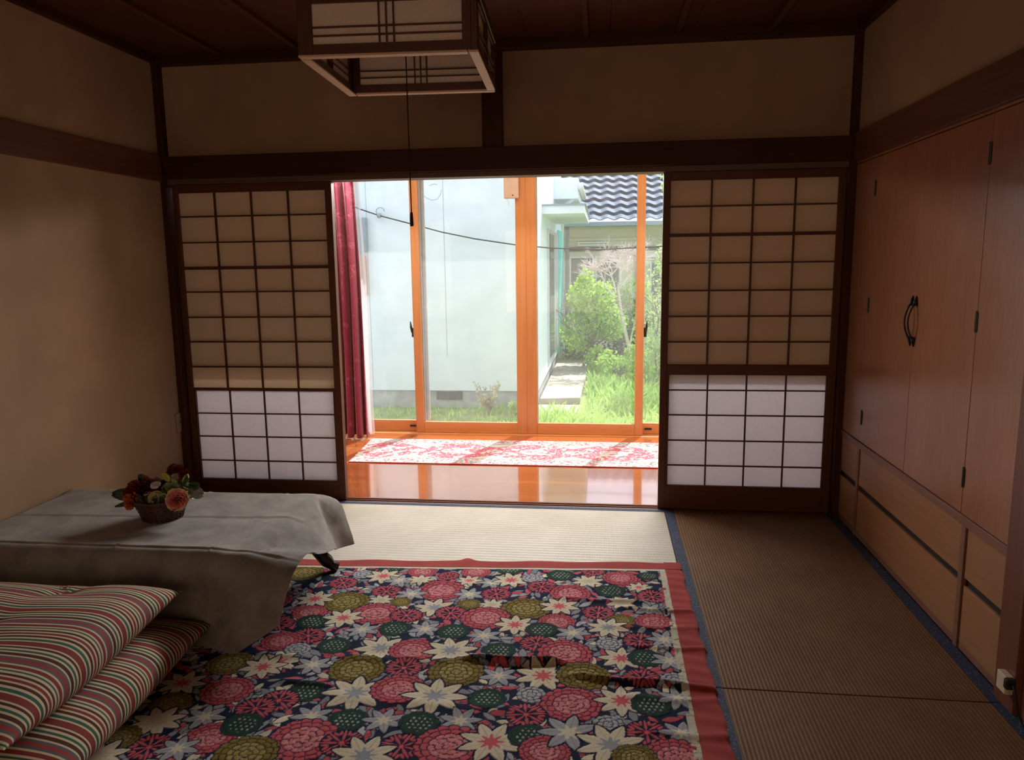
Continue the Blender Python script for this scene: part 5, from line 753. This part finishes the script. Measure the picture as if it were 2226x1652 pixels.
# ------------------------------------------------------------------ ground and plants
M['soil'] = (lambda t: t.set(t.ramp(t.noise(t.coords(), 5, 6, .7), [(.35, (.16, .22, .06)), (.5, (.26, .33, .10)), (.68, (.36, .30, .18))]), .95, .1))(NT('garden_ground'))
struct(B(-9, 9, 5.82, 26, GZ-.1, GZ).build('ground', M['soil']))
def leafy(name, c, tr=.35):
    t = NT(name); nt = t.t; nt.nodes.remove(t.b); f = t.noise(t.coords(), 9, 3); col = t.ramp(f, [(.3, tuple(x*.65 for x in c)), (.7, tuple(min(1, x*1.25) for x in c))])
    df = t.n('ShaderNodeBsdfDiffuse'); tl = t.n('ShaderNodeBsdfTranslucent'); t.l(col, df.inputs[0]); t.l(col, tl.inputs[0]); m = t.n('ShaderNodeMixShader', i_Fac=tr); t.l(df.outputs[0], m.inputs[1]); t.l(tl.outputs[0], m.inputs[2]); t.l(m.outputs[0], t.o.inputs[0]); return t.m
M['grass'] = leafy('spring_grass', (.50, .70, .20)); M['bright_leaf'] = leafy('bright_leaves', (.52, .74, .15)); M['mid_leaf'] = leafy('mid_leaves', (.26, .42, .16)); M['dark_leaf'] = leafy('shrub_leaves', (.13, .22, .12)); M['pale_leaf'] = leafy('pale_new_leaves', (.55, .68, .30)); M['twig'] = plain('pale_twigs', (.74, .64, .62, 1), .9); M['dry'] = leafy('dry_stalks', (.60, .52, .36), .2); M['trunk'] = plain('grey_trunk', (.24, .20, .17, 1), .9)
def blades(n, region, h0, h1, seed, mat, name, dens=None):
    rs = np.random.RandomState(seed); x0, x1, y0, y1 = region; V = []; F = []; k = 0
    while k < n:
        x = rs.uniform(x0, x1); y = rs.uniform(y0, y1)
        if dens and rs.rand() > dens(x, y): k += 0; n -= 0; 
        if dens and dens(x, y) <= rs.rand(): n -= 1; continue
        a = rs.uniform(0, 6.28); h = rs.uniform(h0, h1)*(dens(x, y) if dens else 1); lx = rs.normal(0, .35)*h; ly = rs.normal(0, .35)*h; wd = rs.uniform(.006, .014); b = len(V)
        V += [(x-wd*cos(a), y-wd*sin(a), GZ), (x+wd*cos(a), y+wd*sin(a), GZ), (x+lx*.4+wd*.7*cos(a), y+ly*.4+wd*.7*sin(a), GZ+h*.6), (x+lx, y+ly, GZ+h)]; F += [(b, b+1, b+2), (b, b+2, b+3)]; k += 1
    mb = MB(); mb.v = V; mb.f = F; return mb.build(name, mat)
def gd(x, y):
    if -.82 < x < -.20 and 8.7 < y < 13: return 0
    if x < -.7: return .28+.2*math.exp(-((x+1.2)/.3)**2)
    return min(1, .75+.25*sin(x*3+y*2))
o = blades(26000, (-3.2, 2.2, 6.6, 13.6), .08, .26, 1, M['grass'], 'garden_grass', gd); tag(o, 'bright sunlit spring grass growing in the garden outside', 'grass', kind='stuff')
def foliage(cs, n, L, seed, zsq=1):
    rs = np.random.RandomState(seed); mb = MB(); V = []; F = []
    w_ = np.array([c[3]**2 for c in cs]); w_ = w_/w_.sum()
    for _ in range(n):
        c = cs[rs.choice(len(cs), p=w_)]; d = rs.normal(size=3); d /= np.linalg.norm(d); r = c[3]*rs.uniform(.45, 1.05)**.7; p = np.array(c[:3])+d*r*np.array([1, 1, zsq*1.1])
        if p[2] < GZ+.02: continue
        a = rs.normal(size=3); a /= np.linalg.norm(a); b = np.cross(a, rs.normal(size=3)); b /= np.linalg.norm(b); l = L*rs.uniform(.6, 1.3); k = len(V); V += [tuple(p-a*l*.5), tuple(p+b*l*.28), tuple(p+a*l*.5), tuple(p-b*l*.28)]; F.append((k, k+1, k+2, k+3))
    mb.v = V; mb.f = F; return mb
def branchy(mb, p, d, L, r, depth, rs, spread=.6, n=3):
    q_ = p+d*L; mid = (p+q_)/2+Vector(rs.normal(0, .06*L, 3)); mb.tube([p, mid, q_], [r, r*.85, r*.65], 5, cap=False)
    if depth == 0: return
    for _ in range(n):
        nd = (d+Vector(rs.normal(0, spread, 3))).normalized(); nd.z = abs(nd.z)*.8+.1*nd.z; branchy(mb, p+(q_-p)*rs.uniform(.55, 1), nd.normalized(), L*rs.uniform(.6, .85), r*.6, depth-1, rs, spread, n)
def shrub(name, label, x, y, cs, n, L, mat, seed, bare=None, cat='shrub', group=None, depth=3):
    e = empty(name, (x, y, GZ)); tag(e, label, cat, group); rs = np.random.RandomState(seed); mb = MB(); H = max(c[2] for c in cs)-GZ if cs else bare
    for k in range(3): branchy(mb, Vector((x+rs.uniform(-.05, .05), y, GZ)), Vector((rs.uniform(-.25, .25), rs.uniform(-.2, .2), 1)).normalized(), H*.42, .02, depth, rs)
    mb.build('stem', M['twig'] if bare else M['trunk'], e)
    if cs: foliage(cs, n, L, seed).build('foliage', mat, e)
    return e
shrub('leafy_shrub', 'bright green leafy shrub standing before the far house window', -.30, 12.3, [(-.32, 12.3, .75, .28), (-.15, 12.3, .45, .32), (-.42, 12.3, .2, .3), (.0, 12.3, .8, .2), (-.28, 12.3, 1.08, .13), (.12, 12.2, .35, .28)], 3400, .08, M['bright_leaf'], 5)
shrub('dark_shrub', 'dense darker shrub low behind the end of the concrete slab', -.25, 13.0, [(-.4, 13.2, -.1, .35), (.0, 13.2, .0, .4), (.4, 13.2, .1, .42), (.8, 13.2, .15, .45), (.3, 13.2, .5, .3)], 3600, .06, M['dark_leaf'], 6)
e = empty('bare_shrub', (.42, 11.6, GZ)); tag(e, 'bare pale-twigged shrub without leaves in the middle of the garden', 'shrub'); rs = np.random.RandomState(8); mb = MB()
mb.tube([(.47, 11.6, GZ), (.40, 11.6, 0), (.28, 11.6, .5), (.22, 11.6, .95)], [.032, .028, .024, .018], 7); mb.build('trunk', M['twig'], e)
mb = MB(); mb.tube([(.40, 11.6, 0), (.50, 11.6, .5), (.52, 11.6, 1.0)], .014, 5)
for k in range(5): branchy(mb, Vector((.22+.03*k-.06, 11.6, .80+.04*k)), Vector((-.5+.28*k, rs.uniform(-.3, .3), .8)).normalized(), .34, .015, 4, rs, .60, 4)
mb.build('twigs', M['twig'], e)
shrub('leafy_shrub', 'tall yellow-green shrub seen through the narrow right-hand pane', .85, 11.3, [(.85, 11.3, .9, .32), (.75, 11.3, .4, .32), (.95, 11.3, 1.35, .25), (1.0, 11.3, .1, .4), (.62, 11.3, .0, .25)], 2200, .06, M['pale_leaf'], 9)
shrub('leafy_shrub', 'mid-green shrub behind the bare-twigged shrub', .35, 12.9, [(.35, 12.8, .35, .35), (.55, 12.8, .75, .28), (.2, 12.8, .8, .22), (.7, 12.8, .2, .35)], 2000, .06, M['mid_leaf'], 10)
shrub('leafy_shrub', 'low tuft of bright leaves at the edge of the lawn under the shrubs', .2, 11.4, [(.1, 11.5, -.25, .22), (.5, 11.5, -.22, .25), (-.1, 11.8, -.2, .2), (.85, 11.4, -.2, .28)], 1800, .07, M['bright_leaf'], 12)
shrub('garden_tree', 'pale-leaved tree whose branch tips show at the upper right of the glass', 1.55, 11.0, [(1.35, 11.0, 2.3, .55), (1.0, 11.0, 2.55, .25), (1.7, 11.0, 1.7, .5)], 2200, .08, M['pale_leaf'], 13, cat='tree')
for k, (x, y, n_, hh, lb) in enumerate([(-1.33, 8.6, 26, .40, 'tall dry stalky weed growing at the foot of the white wall'), (-.98, 8.5, 16, .2, 'small green weed beside the dry stalks at the white wall')]):
    e = empty('dry_weed' if k == 0 else 'green_weed', (x, y, GZ)); tag(e, lb, 'weed'); rs = np.random.RandomState(40+k); mb = MB(); lv = MB()
    for i in range(n_):
        a = rs.uniform(-.5, .5); b = rs.uniform(-.4, .4); h_ = hh*rs.uniform(.5, 1); p = [(x+rs.uniform(-.04, .04), y, GZ), (x+a*h_*.5, y+b*h_*.5, GZ+h_*.6), (x+a*h_, y+b*h_, GZ+h_)]; mb.tube(p, .003, 4)
        for j in range(8): t_ = rs.uniform(.3, 1); c_ = np.array(p[0])*(1-t_)+np.array(p[2])*t_+rs.normal(0, .012, 3); d_ = rs.normal(0, .018, 3); s_ = rs.normal(0, .010, 3); lv.add([tuple(c_-d_), tuple(c_+s_), tuple(c_+d_), tuple(c_-s_)], [(0, 1, 2, 3)])
    mb.build('stalks', M['dry'], e); lv.build('leaves', M['dry'] if k == 0 else M['grass'], e)
